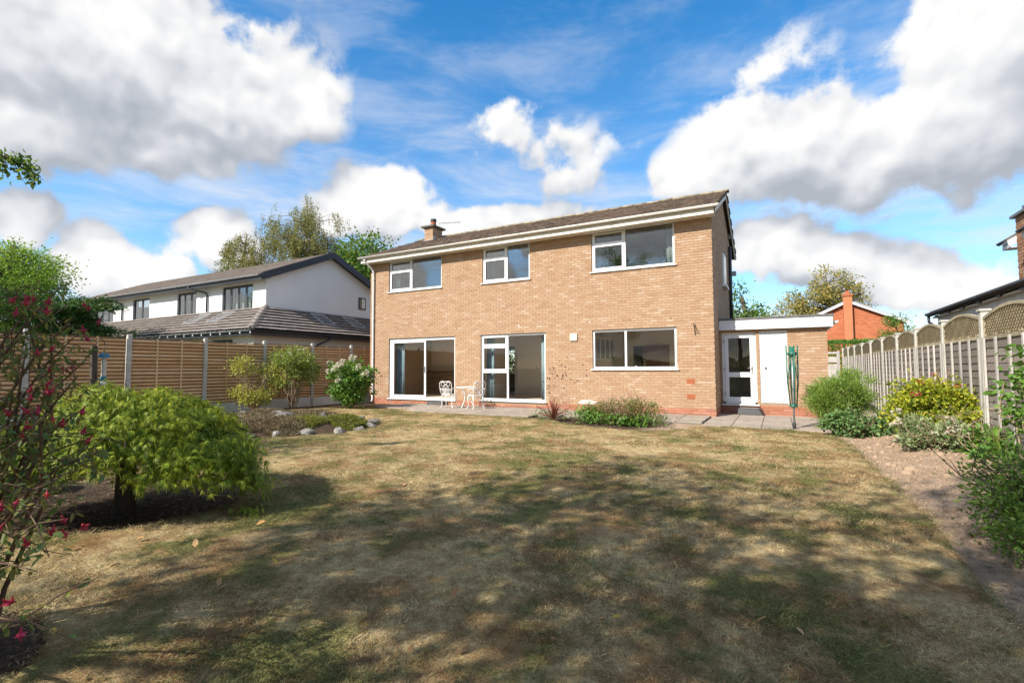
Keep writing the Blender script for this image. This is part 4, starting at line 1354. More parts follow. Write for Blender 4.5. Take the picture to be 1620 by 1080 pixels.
# lean-to with a hipped corner
LZ0, LZ1, LD = 2.68, 3.72, 1.67
b = MB()
b.quad((-33.6, 10.4, LZ0), (WX+LD, 10.4, LZ0), (WX, WYF-.005, LZ1), (-33.6, WYF-.005, LZ1))
b.quad((WX+LD, 10.4, LZ0), (WX+LD, 20, LZ0), (WX+.005, 20, LZ1), (WX+.005, WYF, LZ1))
b.quad((-33.6, 10.4, LZ0-.05), (-33.6, WYF, LZ0-.05), (WX, WYF, LZ0-.05), (WX, 20, LZ0-.05), (WX+LD, 20, LZ0-.05), (WX+LD, 10.4, LZ0-.05))
lr = b.build('lean_to_roof', mat('dark_underlay', (.03, .028, .026), None, 5, .95), wh)
nc = 8
for c in range(nc):
    f0, f1 = c/nc, (c+1)/nc
    b = MB()
    def lp(side, u, f, up):
        # u along the eaves, f up the slope
        dz = LZ0+(LZ1-LZ0)*f+up
        return (u, 10.4+LD*f-up*.4, dz) if side == 0 else (WX+LD*(1-f)+up*.4, u, dz)
    for side in (0, 1):
        u0_, u1_ = (-33.6, WX+LD*(1-f0)) if side == 0 else (10.4+LD*f0, 20)
        w = .33; u = u0_
        while u < u1_-.05:
            e = min(u+w-.008, u1_)
            h = .105+random.uniform(-.005, .005)
            A = [lp(side, u, f0-.03, h-.03), lp(side, e, f0-.03, h-.03), lp(side, e, f1, .006), lp(side, u, f1, .006)]
            B = [lp(side, u, f0-.03, h), lp(side, e, f0-.03, h), lp(side, e, f1, .028), lp(side, u, f1, .028)]
            b.hexa(A+B)
            u += w
    b.build('tile_course', GREYTILE, lr)
hm = None
for k in range(7):
    f = (k+.5)/7
    p0 = Vector((WX+LD*(1-k/7), 10.4+LD*k/7, LZ0+(LZ1-LZ0)*k/7+.03)); p1 = Vector((WX+LD*(1-(k+1.12)/7), 10.4+LD*(k+1.12)/7, LZ0+(LZ1-LZ0)*(k+1.12)/7+.02))
    b = MB(); b.tube([p0, p1], [.105, .09], 10); b.build('hip_tile', GREYTILE, lr)
def skylight(side, u0, u1, f0, f1):
    def lp(u, f, up):
        dz = LZ0+(LZ1-LZ0)*f+up
        return (u, 10.4+LD*f-up*.5, dz) if side == 0 else (WX+LD*(1-f)+up*.5, u, dz)
    b = MB(); fr = .09; ff = fr/2.0
    def slabq(ua, ub, fa, fb, z0, z1): b.hexa([lp(ua, fa, z0), lp(ub, fa, z0), lp(ub, fb, z0), lp(ua, fb, z0), lp(ua, fa, z1), lp(ub, fa, z1), lp(ub, fb, z1), lp(ua, fb, z1)])
    slabq(u0, u1, f0, f0+ff, .0, .09); slabq(u0, u1, f1-ff, f1, .0, .09); slabq(u0, u0+fr, f0+ff, f1-ff, 0, .09); slabq(u1-fr, u1, f0+ff, f1-ff, 0, .09)
    s = b.build('skylight', mat('skylight_frame', (.42, .44, .45), None, 4, .35, metal=.4), lr)
    b = MB(); slabq(u0+fr, u1-fr, f0+ff, f1-ff, .045, .06); b.build('pane', mat('skylight_glass', (.55, .60, .64), None, 2, .03, spec=1.0, metal=.55), s)  # pane colour lightened to stand in for bright sky reflection
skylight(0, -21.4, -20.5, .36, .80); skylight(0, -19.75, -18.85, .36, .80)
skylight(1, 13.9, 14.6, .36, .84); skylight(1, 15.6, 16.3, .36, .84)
b = MB(); b.box(-33.6, WX+LD-.28, 10.68, 10.9, -.1, LZ0-.05); b.box(WX+LD-.50, WX+LD-.28, 10.902, 20, -.1, LZ0-.05); b.build('lean_to_wall', mat('cream_render', (.66, .63, .57), (.6, .57, .51), 2, .9), wh)
b = MB(); b.box(-18.6, -17.4, 10.65, 10.679, 1.2, 2.38); b.build('lower_window', ANTHRAF, wh)
b = MB(); b.box(-33.6, WX+LD+.02, 10.375, 10.40, LZ0-.20, LZ0-.01); b.box(WX+LD, WX+LD+.03, 10.402, 20, LZ0-.20, LZ0-.01); b.build('fascia_board', ANTHRA, wh)
b = MB(); b.box(-33.6, WX+LD-.02, 10.402, 10.68, LZ0-.16, LZ0-.13); b.build('soffit', MATS['grey_soffit'], wh)
gutter('gutter', (-33.6, 10.31, LZ0-.02), (WX+LD+.08, 10.31, LZ0-.02), .06, MATS['grey_gutter'], wh)
gutter('gutter', (WX+LD+.09, 10.3, LZ0-.02), (WX+LD+.09, 20, LZ0-.02), .06, ANTHRA, wh)
b = MB(); b.tube([(WX+LD+.09, 13.8, LZ0-.07), (WX+LD+.09, 13.8, LZ0-.16), (WX+LD-.2, 13.35, LZ0-.42), (WX+LD-.24, 13.3, LZ0-.5), (WX+LD-.24, 13.3, 0)], .036, 8); b.build('downpipe', ANTHRA, wh)
# string of bulbs along the lean-to gutter
sl = empty('string_lights', (-18, 10.22, 2.6), 'string of small white bulbs along the dark gutter of the white house', 'string lights')
pts = []; bm_ = None
for k in range(15):
    x = -24.0+k*.575
    pts += [(x, 10.22, LZ0+.0), (x+.29, 10.22, LZ0-.08)]
b = MB(); b.tube(pts, .006, 4); b.build('cable', BLACKPL, sl)
for k in range(15):
    x = -24.0+k*.575+.29
    b = MB(); b.lathe((0, 0, 0), [(0, -.045), (.026, -.03), (.03, -.012), (.014, .01), (.012, .03), (0, .031)], 8)
    if bm_ is None: o = proto(b, 'bulb', mat('bulb_glass', (.8, .8, .76), None, 3, .2), sl); bm_ = o.data
    else: o = inst('bulb', bm_, sl, (0, 0, 0))
    rel(o, (x, 10.22, LZ0-.12))

# ------------------------------------------------------------------ neighbour on the right
nh = empty('brown_brick_house', (5.5, 16, 0), 'neighbouring brown brick house with a flat roofed side block, black gutter and tall chimney', 'house')
b = MB(); b.box(3.86, 9.5, 5, 17.0, -.1, 2.55); sbk = b.build('side_block_wall', ORANGEBRICK, nh)
b = MB(); b.box(3.80, 3.855, 5, 17.05, 2.40, 2.62); b.build('fascia_board', mat('grey_white_paint', (.62, .62, .64), None, 4, .5), nh)
b = MB(); b.box(3.70, 3.798, 5, 17.08, 2.60, 2.64); b.build('soffit', FASCIA, nh)
b = MB(); b.box(3.68, 9.6, 5, 17.1, 2.70, 2.80); b.box(3.66, 3.679, 5, 17.12, 2.66, 2.79); b.build('flat_roof', mat('dark_felt', (.06, .062, .068), (.1, .1, .11), 6, .7), nh)
gutter('gutter', (3.60, 5, 2.73), (3.60, 17.14, 2.73), .065, ANTHRA, nh)
gm = None
for k in range(8):
    b = MB(); b.bar((0, -.10, 0), (0, .10, 0), .05, .04)
    if gm is None: o = proto(b, 'gutter_clip', BLACKPL, nh); gm = o.data
    else: o = inst('gutter_clip', gm, nh, (0, 0, 0))
    rel(o, (3.69, 9.3+k*1.05, 2.63))
b = MB(); b.tube([(3.60, 17.0, 2.68), (3.60, 17.0, 2.5), (3.80, 17.03, 2.35), (3.80, 17.03, 0)], .036, 8); b.build('downpipe', ANTHRA, nh)
b = MB(); b.box(4.76, 5.9, 14.0, 14.9, 2.8, 4.62)
cw_ = b.build('chimney', ORANGEBRICK, nh)
cb = MB()
for k, z in rows(2.80, 4.62):
    x = 4.75-(k % 2)*.11
    while x < 5.9:
        s, e = max(x, 4.75), min(x+BL, 5.9)
        if e-s > .03: cb.box(s, e, 13.988, 14.03, z, z+BH)
        x += BL+JT
    y = 13.99-(k % 2)*.11
    while y < 14.9:
        s, e = max(y, 14.0), min(y+BL, 14.9)
        if e-s > .03: cb.box(4.747, 4.8, s, e, z, z+BH)
        y += BL+JT
cb.build('bricks', ORANGEBRICK, cw_, kind='stuff')
b = MB(); b.box(4.68, 6.0, 13.9, 15.0, 4.622, 4.68); b.box(4.85, 5.7, 14.05, 14.85, 4.68, 4.86); b.build('cap', mat('lead_cap', (.16, .17, .19), None, 5, .6), cw_)
b = MB(); b.box(4.9, 9.5, 8.0, 13.9, 2.8, 4.0); b.box(5.91, 9.5, 13.9, 14.9, 2.8, 4.0); b.build('upper_wall', ORANGEBRICK, nh)
# eaves of the main roof seen end on
def eave(y0, y1, xe, ze, run, name):
    b = MB(); t = math.tan(R(32))
    b.hexa([(xe, y0, ze), (xe+run, y0, ze+run*t), (xe+run, y1, ze+run*t), (xe, y1, ze), (xe, y0, ze+.07), (xe+run, y0, ze+.07+run*t), (xe+run, y1, ze+.07+run*t), (xe, y1, ze+.07)])
    o = b.build(name, mat('dark_roof', (.09, .08, .075), (.13, .115, .10), 6, .9), nh)
    b = MB()
    b.hexa([(xe+.03, y0-.03, ze-.13), (xe+run, y0-.03, ze-.16+run*t), (xe+run, y0-.002, ze-.16+run*t), (xe+.03, y0-.002, ze-.13), (xe+.0, y0-.03, ze+.01), (xe+run, y0-.03, ze+.01+run*t), (xe+run, y0-.002, ze+.01+run*t), (xe+.0, y0-.002, ze+.01)])
    b.box(xe+.05, xe+run, y0, y1, ze-.15, ze-.13); b.box(xe+.03, xe+.05, y0, y1, ze-.15, ze-.01)
    b.build('bargeboard', mat('white_barge', (.66, .66, .68), None, 4, .5), o)
    gutter('gutter', (xe-.03, y0-.02, ze+.02), (xe-.03, y1, ze+.02), .05, ANTHRA, o)
eave(14.95, 15.3, 4.60, 4.12, .9, 'roof')
eave(13.4, 13.985, 4.52, 4.12, 1.2, 'porch_roof')

# ------------------------------------------------------------------ red brick gable house and hedge far behind
rh = empty('red_brick_house', (4.2, 40, 0), 'red brick gable end of a house with a central brick chimney beyond the side path', 'house')
b = MB(); apx, apz = 4.2, 5.72; t = .485
xl_, xr_ = 4.2-3.0, 4.2+3.0
P = [(xl_, -.1), (xr_, -.1), (xr_, apz-3.0*t), (apx, apz), (xl_, apz-3.0*t)]
b.v = [(x, 40, z) for x, z in P]+[(x, 50, z) for x, z in P]
b.f = [(0, 1, 2, 3, 4), (9, 8, 7, 6, 5)]+[(i, 5+i, 5+(i+1) % 5, (i+1) % 5) for i in range(5)]; b.smooth = [False]*7
rw = b.build('wall', REDBRICK, rh)
b = MB()
for k, z in rows(1.6, 5.75):
    half = min(3.0, (apz-z-.075)/t)
    x = 4.2-half-(k % 2)*.11
    while x < 4.2+half:
        s, e = max(x, 4.2-half), min(x+BL, 4.2+half)
        if e-s > .03 and not (3.94 < (s+e)/2 < 4.43): b.box(s, e, 39.992, 40.02, z, z+BH)
        x += BL+JT
b.build('bricks', REDBRICK, rw, kind='stuff')
b = MB()
for s in (-1, 1):
    b.hexa([(apx, 39.75, apz+.02), (apx+s*3.25, 39.75, apz+.02-3.25*t), (apx+s*3.25, 50, apz+.02-3.25*t), (apx, 50, apz+.02), (apx, 39.75, apz+.12), (apx+s*3.25, 39.75, apz+.12-3.25*t), (apx+s*3.25, 50, apz+.12-3.25*t), (apx, 50, apz+.12)])
b.build('roof', mat('grey_roof_tile', (.27, .25, .235), (.2, .185, .17), 5, .9), rh)
b = MB()
for s in (-1, 1):
    b.hexa([(apx, 39.72, apz-.10), (apx+s*3.25, 39.72, apz-.10-3.25*t), (apx+s*3.25, 39.745, apz-.10-3.25*t), (apx, 39.745, apz-.10), (apx, 39.72, apz+.05), (apx+s*3.25, 39.72, apz+.05-3.25*t), (apx+s*3.25, 39.745, apz+.05-3.25*t), (apx, 39.745, apz+.05)])
b.build('bargeboard', UPVC, rh)
b = MB(); b.box(3.94, 4.43, 39.62, 39.99, -.1, 6.05); cs = b.build('chimney', REDBRICK, rh)
b = MB(); b.box(3.88, 4.49, 39.56, 40.1, 6.05, 6.17); b.box(4.06, 4.3, 39.7, 39.95, 6.17, 6.4); b.build('cap', REDBRICK, cs)

# ------------------------------------------------------------------ garden furniture: white cast metal bistro set
def arc(cx, cz, rx, rz, a0, a1, n=12):
    return [(cx+rx*math.cos(R(a0+(a1-a0)*k/n)), cz+rz*math.sin(R(a0+(a1-a0)*k/n))) for k in range(n+1)]
def make_chair():
    """faces +y in its own space, seat 0.42 m up"""
    c = empty('garden_chair', (0, 0, 0))
    def P(x, z):                                           # back plane leaning backwards
        return (x, -.20-(z-.42)*.22, z)
    b = MB()
    b.tube([P(x, z) for x, z in [(-.17, .42), (-.20, .55), (-.205, .68)]+arc(-.105, .76, .10, .10, 180, 60, 8)+arc(.105, .76, .10, .10, 120, 0, 8)+[(.205, .68), (.20, .55), (.17, .42)]], .013, 6)
    b.build('back_frame', CASTWHITE, c)
    b = MB(); rr = .0085
    for s in (-1, 1):
        b.tube([P(s*x, z) for x, z in [(-.09, .85), (-.02, .77), (.06, .69), (.12, .62), (.13, .56)]], rr, 5)
        b.tube([P(s*x, z) for x, z in arc(.095, .77, .055, .065, 0, 360, 14)], rr, 5)
        b.tube([P(s*x, z) for x, z in arc(.085, .53, .06, .055, 0, 360, 14)], rr, 5)
        b.tube([P(s*x, z) for x, z in arc(.085, .53, .028, .026, 0, 320, 10)], rr*.9, 5)
        b.tube([P(s*x, z) for x, z in [(.0, .46), (.07, .46), (.15, .44)]], rr, 5)
        b.tube([P(s*x, z) for x, z in [(.14, .56), (.19, .60)]], rr, 5)
    b.tube([P(x, z) for x, z in arc(0, .62, .05, .04, 0, 360, 14)], rr, 5)
    b.tube([P(x, z) for x, z in arc(0, .53, .022, .06, 0, 360, 14)], rr, 5)
    b.tube([P(-.2, .62), P(.2, .62)], rr, 5); b.tube([P(-.18, .455), P(.18, .455)], rr, 5)
    b.build('backrest', CASTWHITE, c)
    b = MB()
    ring = [(.21*math.cos(2*math.pi*k/24), .21*math.sin(2*math.pi*k/24), .42) for k in range(24)]
    b.tube(ring, .014, 6, closed=True)
    b.tube([(x*.62, y*.62, .425) for x, y, z in ring], .008, 5, closed=True)
    for k in range(12):
        a = 2*math.pi*k/12
        b.tube([(.06*math.cos(a), .06*math.sin(a), .425), (.13*math.cos(a+.28), .13*math.sin(a+.28), .425), (.205*math.cos(a), .205*math.sin(a), .42)], .007, 5)
        b.tube([(.06*math.cos(a), .06*math.sin(a), .425), (.13*math.cos(a-.28), .13*math.sin(a-.28), .425), (.205*math.cos(a), .205*math.sin(a), .42)], .007, 5)
    b.lathe((0, 0, .42), [(0, .008), (.06, .008), (.065, 0), (0, 0)], 14)
    b.build('seat', CASTWHITE, c)
    for sx in (-1, 1):
        for sy in (-1, 1):
            b = MB()
            b.tube([(sx*.15, sy*.14, .42), (sx*.185, sy*.175, .36), (sx*.175, sy*.165, .22), (sx*.17, sy*.16, .10), (sx*.20, sy*.19, .02), (sx*.225, sy*.215, .008)], [.016, .019, .013, .011, .012, .016], 6)
            b.tube([(sx*.17, sy*.165, .33), (sx*.12, sy*.14, .31), (sx*.09, sy*.12, .36), (sx*.11, sy*.13, .40)], .007, 5)
            b.build('leg', CASTWHITE, c)
    for sx in (-1, 1):
        b = MB(); b.tube([P(sx*.195, .63), (sx*.24, -.12, .63), (sx*.245, .02, .62), (sx*.235, .10, .57), (sx*.20, .12, .50), (sx*.19, .09, .42)], .011, 6)
        b.build('armrest', CASTWHITE, c)
    return c
chA = make_chair()
tag(chA, 'ornate white metal garden chair, scrolled back towards the lawn, left of the round table', 'chair', 'white garden furniture on the patio')
chA.location = (-9.42, 12.98, .032); chA.rotation_euler = (0, 0, R(12))
chB = copy_tree(chA)
tag(chB, 'ornate white metal garden chair seen side-on, right of the round table', 'chair', 'white garden furniture on the patio')
chB.location = (-8.42, 13.02, .032); chB.rotation_euler = (0, 0, R(62))
tbl = empty('garden_table', (-8.92, 13.25, .032), 'small round white metal garden table between the two ornate chairs', 'table', 'white garden furniture on the patio')
T = lambda x, y, z: (-8.92+x, 13.25+y, .032+z)
b = MB()
ring = [T(.33*math.cos(2*math.pi*k/28), .33*math.sin(2*math.pi*k/28), .66) for k in range(28)]
b.tube(ring, .014, 6, closed=True)
for rr in (.12, .23): b.tube([T(rr*math.cos(2*math.pi*k/24), rr*math.sin(2*math.pi*k/24), .662) for k in range(24)], .008, 5, closed=True)
for k in range(16):
    a = 2*math.pi*k/16
    b.tube([T(.03*math.cos(a), .03*math.sin(a), .662), T(.18*math.cos(a+.18), .18*math.sin(a+.18), .662), T(.33*math.cos(a), .33*math.sin(a), .66)], .0075, 5)
    b.tube([T(.03*math.cos(a), .03*math.sin(a), .662), T(.18*math.cos(a-.18), .18*math.sin(a-.18), .662), T(.33*math.cos(a), .33*math.sin(a), .66)], .0075, 5)
b.build('table_top', CASTWHITE, tbl)
for k in range(3):
    a = 2*math.pi*k/3+.5; c, s = math.cos(a), math.sin(a)
    b = MB(); b.tube([T(c*.24, s*.24, .655), T(c*.22, s*.22, .56), T(c*.10, s*.10, .42), T(c*.09, s*.09, .30), T(c*.17, s*.17, .16), T(c*.25, s*.25, .04), T(c*.29, s*.29, .01)], [.014, .018, .014, .013, .014, .013, .018], 6)
    b.tube([T(c*.20, s*.20, .50), T(c*.25, s*.25, .46), T(c*.22, s*.22, .41), T(c*.17, s*.17, .44)], .008, 5)
    b.build('leg', CASTWHITE, tbl)
b = MB(); b.tube([T(.09*math.cos(2*math.pi*k/16), .09*math.sin(2*math.pi*k/16), .34) for k in range(16)], .009, 5, closed=True); b.build('leg_ring', CASTWHITE, tbl)

# ------------------------------------------------------------------ rotary clothes dryer, folded
rd = empty('rotary_dryer', (.25, 12.16, 0), 'folded green rotary clothes dryer on a grey pole at the edge of the path', 'clothes dryer')
b = MB(); b.tube([(.25, 12.16, -.05), (.25, 12.16, 1.62)], .021, 10); b.build('pole', GREYMETAL, rd)
b = MB(); b.lathe((.25, 12.16, -.03), [(.03, 0), (.034, .02), (.034, .13), (.026, .15), (.02, .15)], 10); b.build('ground_socket', BLACKPL, rd)
b = MB(); b.lathe((.25, 12.16, .44), [(.02, 0), (.075, .01), (.08, .05), (.05, .07), (.022, .07)], 10); b.build('lower_hub', GREENPL, rd)
b = MB(); b.lathe((.25, 12.16, 1.54), [(.02, 0), (.09, .03), (.09, .08), (.035, .10), (.032, .20), (.0, .21)], 10); b.build('upper_hub', GREENPL, rd)
for k in range(4):
    a = R(20+90*k); c, s = math.cos(a), math.sin(a)
    b = MB(); b.tube([(.25+c*.065, 12.16+s*.065, .49), (.25+c*.11, 12.16+s*.11, 1.1), (.25+c*.115, 12.16+s*.115, 1.77)], .0135, 6); b.build('arm', GREENPL, rd)
    b = MB(); b.tube([(.25+c*.10, 12.16+s*.10, 1.0), (.25+c*.03, 12.16+s*.03, 1.56)], .009, 5); b.build('strut', GREENPL, rd)
b = MB()
for k in range(14):
    a = R(26*k); r1 = .09+.03*(k % 3)
    b.tube([(.25+math.cos(a+.5*q)*r1*(1-.3*(q % 2)), 12.16+math.sin(a+.5*q)*r1*(1-.3*(q % 2)), 1.68-q*.17-(k % 4)*.03) for q in range(6)], .0028, 4)
b.build('washing_line', mat('line_green', (.04, .13, .09), None, 5, .6), rd)

# ------------------------------------------------------------------ bird feeder on a post
bp = empty('feeder_post', (-10.2, 3.87, 0), 'dark weathered wooden post leaning slightly in front of the left fence', 'post')
b = MB(); b.hexa([(-10.14, 3.83, -.1), (-10.06, 3.83, -.1), (-10.06, 3.91, -.1), (-10.14, 3.91, -.1), (-10.245, 3.83, 1.72), (-10.155, 3.83, 1.72), (-10.155, 3.91, 1.72), (-10.245, 3.91, 1.72)])
b.build('shaft', mat('dark_post_wood', (.085, .065, .05), (.05, .04, .03), 5, .9, .4, 40, stretch=(3, 3, .5)), bp, bevel=.006)
b = MB(); b.tube([(-10.19, 3.88, 1.70), (-10.17, 3.92, 1.83), (-10.18, 3.96, 1.85), (-10.20, 4.01, 1.81), (-10.20, 4.02, 1.74)], .006, 5); b.build('hook', BLACKPL, bp)
bf = empty('bird_feeder', (-10.20, 4.02, 1.3), 'tube bird feeder with a blue-green domed cap hanging from the wooden post', 'bird feeder')
C = (-10.20, 4.02, 0)
b = MB(); b.tube([(C[0], C[1], 1.74), (C[0], C[1], 1.64)], .004, 4); b.build('hanger', BLACKPL, bf)
TEAL = mat('blue_green_plastic', (.035, .16, .22), (.03, .13, .19), 6, .4)
b = MB(); b.lathe((C[0], C[1], 1.52), [(.095, 0), (.088, .022), (.066, .062), (.036, .084), (0, .09)], 16); b.lathe((C[0], C[1], 1.52), [(.095, 0), (.05, .012), (0, .012)], 16); b.build('dome', TEAL, bf)
b = MB(); b.lathe((C[0], C[1], 1.19), [(.036, 0), (.036, .33)], 14); b.build('seed_tube', mat('clear_seed_tube', (.62, .58, .52), (.45, .40, .33), 40, .25, spec=.6), bf)
b = MB(); b.lathe((C[0], C[1], 1.13), [(0, -.01), (.045, -.01), (.07, .012), (.07, .02), (.045, .03), (.04, .07), (0, .075)], 14); b.build('seed_tray', TEAL, bf)
b = MB(); b.box(C[0]-.05, C[0]+.0, C[1]-.04, C[1]+.04, 1.03, 1.12); b.build('lower_port', BLACKPL, bf)
b = MB(); b.box(C[0]+.001, C[0]+.052, C[1]-.036, C[1]+.036, 1.033, 1.118); b.build('port_label', UPVC, bf)
b = MB(); b.lathe((C[0]+.028, C[1]-.040, 1.07), [(0, -.016), (.012, -.01), (.016, 0), (.012, .01), (0, .016)], 8); b.build('port_hole', BLACKPL, bf)

# ------------------------------------------------------------------ dark tub by the path
pt = empty('plastic_tub', (2.0, 12.9, 0), 'black plastic garden tub standing on the path by the right fence', 'tub')
b = MB(); b.lathe((2.02, 12.9, -.02), [(0, 0), (.17, 0), (.23, .34), (.25, .36), (.24, .37), (.21, .345), (.16, .03), (0, .03)], 20); b.build('body', BLACKPL, pt)
b = MB(); b.lathe((2.02, 12.9, .33), [(0, .025), (.12, .02), (.205, .0)], 20); b.build('soil', SOIL, pt)

# ------------------------------------------------------------------ plants
def at(px, py, dist):
    """point seen at this place of the picture, dist metres away along the ground"""
    d = CF + (px-810)/772.7*CR - (py-540)/772.7*CU
    k = dist/math.hypot(d.x, d.y)
    return np.array([d.x*k, d.y*k, CAM_H+d.z*k])
def unit(a):
    return a/np.maximum(np.linalg.norm(a, axis=1, keepdims=True), 1e-9)
class Leaves:
    def __init__(self): self.V = []; self.F = []; self.n = 0
    def add(self, P, D, N, L, W, kind='diamond', fold=.18, curl=0.0):
        P = np.asarray(P, float); n = len(P)
        if n == 0: return
        D = unit(D); S = unit(np.cross(D, N)); N = np.cross(S, D)
        L = np.broadcast_to(np.asarray(L, float).reshape(-1, 1), (n, 1)); W = np.broadcast_to(np.asarray(W, float).reshape(-1, 1), (n, 1))
        tip = P+D*L-N*L*curl
        if kind == 'blade':
            V = np.stack([P-S*W*.5, P+S*W*.5, tip], 1); F = [(0, 1, 2)]
        elif kind == 'oval':
            a = P+D*L*.30; b = P+D*L*.68-N*L*curl*.4
            V = np.stack([P, a+S*W*.48+N*W*fold, b+S*W*.42+N*W*fold, tip, b-S*W*.42+N*W*fold, a-S*W*.48+N*W*fold], 1)
            F = [(0, 1, 2), (0, 2, 3), (0, 3, 4), (0, 4, 5)]
        else:
            m_ = P+D*L*.42
            V = np.stack([P, m_+S*W*.5+N*W*fold, tip, m_-S*W*.5+N*W*fold], 1); F = [(0, 1, 2), (0, 2, 3)]
        k = V.shape[1]
        F = (np.arange(n)[:, None, None]*k + np.array(F)[None]) + self.n
        self.V.append(V.reshape(-1, 3)); self.F.append(F.reshape(-1, 3)); self.n += n*k
    def build(self, name, material, parent):
        return np_mesh(name, np.concatenate(self.V), np.concatenate(self.F), material, parent)
def env_points(rng, envs, n, shell=.55, zmin=None):
    """clump centres inside a set of ellipsoids (centre, radii, weight), mostly near the surface"""
    w = np.array([e[6] if len(e) > 6 else e[3]*e[4]*e[5] for e in envs]); w = w/w.sum()
    idx = rng.choice(len(envs), n, p=w)
    E = np.array([e[:6] for e in envs])[idx]
    d = unit(rng.normal(size=(n, 3)))
    r = shell+(1-shell)*rng.random((n, 1))**.6
    r *= 1+.22*rng.normal(size=(n, 1))*.5
    r = np.where(rng.random((n, 1)) < .13, r*rng.uniform(1.08, 1.38, (n, 1)), r)
    C = E[:, :3]+d*E[:, 3:6]*r
    return C, d
def curve(rng, a, b, sag=0.0, wob=.06, n=5):
    a, b = np.asarray(a, float), np.asarray(b, float); L = np.linalg.norm(b-a)
    t = np.linspace(0, 1, n)[:, None]
    P = a+(b-a)*t + np.array([0, 0, 1])*sag*L*(t*(1-t))*4
    P[1:-1] += rng.normal(size=(n-2, 3))*wob*L
    return P
def woody(rng, base, forks, C, r0, rtip=.004, frac=1.0, sag=.06, n=5, sides=5):
    """trunk through the fork points, then a limb to every clump centre"""
    mb = MB()
    path = [np.asarray(base, float)]+[np.asarray(f, float) for f in forks]
    rs = [r0*(1.35 if i == 0 else 1-.75*i/len(path)) for i in range(len(path))]
    mb.tube([tuple(p) for p in path], rs, 8)
    dense = []
    for i in range(len(path)-1):
        for t in np.linspace(0, 1, 6):
            dense.append((path[i]*(1-t)+path[i+1]*t, rs[i]*(1-t)+rs[i+1]*t))
    D = np.array([d[0] for d in dense])
    for c in C:
        if rng.random() > frac: continue
        cost = np.linalg.norm(D-c, axis=1)+np.maximum(0, D[:, 2]-c[2]+.1*np.linalg.norm(c[:2]-D[:, :2], axis=1))*1.3
        k = int(np.argmin(cost[2:])+2) if len(cost) > 3 else int(np.argmin(cost))
        P = curve(rng, D[k], c, sag, .05, n)
        rr = min(dense[k][1]*.55, .02+.02*np.linalg.norm(D[k]-c))
        mb.tube([tuple(p) for p in P], list(np.linspace(rr, rtip, n)), sides, cap=False)
    return mb
def plant(name, base, envs, n_cl, cr, per, L, W, lm, bm, label, cat, group=None, r0=.05, forks=None, shell=.55, droop=.2, flat=.75,
          outw=.6, kind='diamond', seed=1, frac=1.0, limbs=True, crown_name='crown', sag=.06, twig=True, curl=0.0, Lvar=.35, upb=0.0):
    rng = np.random.default_rng(seed)
    base = np.asarray(base, float)
    e = empty(name, tuple(base), label, cat, group)
    C, d = env_points(rng, envs, n_cl, shell)
    keep = C[:, 2] > base[2]+.03
    C, d = C[keep], d[keep]
    if limbs:
        forks = forks or [base+(np.mean(C, 0)-base)*.35, base+(np.mean(C, 0)-base)*.7]
        woody(rng, base-np.array([0, 0, .08]), forks, C, r0, frac=frac, sag=sag).build('trunk' if cat == 'tree' else 'stems', bm, e)
    lv = Leaves()
    sz = np.exp(rng.normal(size=len(C))*.35)
    for c, o, s in zip(C, d, sz):
        m_ = int(per*s*rng.uniform(.7, 1.3))
        off = rng.normal(size=(m_, 3))*np.array([1, 1, flat])*cr*math.sqrt(s)*.55
        P = c+off
        D = unit(unit(off)*.7+o*outw+rng.normal(size=(m_, 3))*.6+np.array([0, 0, -droop+upb]))
        N = unit(rng.normal(size=(m_, 3))*.55+o*.45+np.array([0, 0, .65]))
        l = L*np.exp(rng.normal(size=m_)*Lvar*.6)
        lv.add(P, D, N, l, W*l/L, kind, curl=curl)
    P_ = np.concatenate(lv.V)
    lv.build(crown_name, lm, e)
    return e, C, d, rng

LM_GREEN = leaf_mat('broad_leaf', [(0.042, 0.095, 0.019), (0.085, 0.180, 0.030), (0.142, 0.247, 0.042), (0.209, 0.304, 0.057)])
LM_DARK = leaf_mat('dark_leaf', [(0.018, 0.050, 0.014), (0.040, 0.090, 0.025), (0.068, 0.135, 0.032)], .2)
LM_BRIGHT = leaf_mat('bright_leaf', [(0.131, 0.244, 0.034), (0.225, 0.375, 0.048), (0.338, 0.488, 0.075)], .4)
LM_BIRCH = leaf_mat('birch_leaf', [(.14, .15, .045), (.22, .21, .065), (.30, .27, .085), (.36, .31, .11)], .35)
LM_CONIFER = leaf_mat('conifer_spray', [(0.023, 0.076, 0.023), (0.057, 0.142, 0.038), (0.114, 0.209, 0.053)], .15)
LM_ACER = leaf_mat('cut_maple_leaf', [(0.062, 0.129, 0.011), (0.146, 0.224, 0.017), (0.302, 0.358, 0.025), (0.515, 0.493, 0.045)], .4)
LM_FUCHSIA = leaf_mat('fuchsia_leaf', [(0.053, 0.116, 0.038), (0.105, 0.179, 0.046), (0.210, 0.210, 0.063), (0.336, 0.231, 0.063)], .3)
LM_ROSE = leaf_mat('rose_leaf', [(0.104, 0.166, 0.034), (0.208, 0.281, 0.052), (0.354, 0.374, 0.083)], .35)
LM_ROSEY = leaf_mat('yellowing_rose_leaf', [(0.195, 0.234, 0.049), (0.390, 0.390, 0.069), (0.585, 0.527, 0.117)], .4)
LM_HYD = leaf_mat('fresh_green_leaf', [(0.057, 0.142, 0.027), (0.114, 0.237, 0.038), (0.190, 0.323, 0.057)], .3)
LM_SPIREA = leaf_mat('golden_leaf', [(.10, .17, .02), (.24, .31, .03), (.46, .46, .04), (.58, .52, .05)], .4)
LM_PALE = leaf_mat('grey_green_leaf', [(0.160, 0.224, 0.096), (0.272, 0.336, 0.160), (0.416, 0.464, 0.272)], .3)
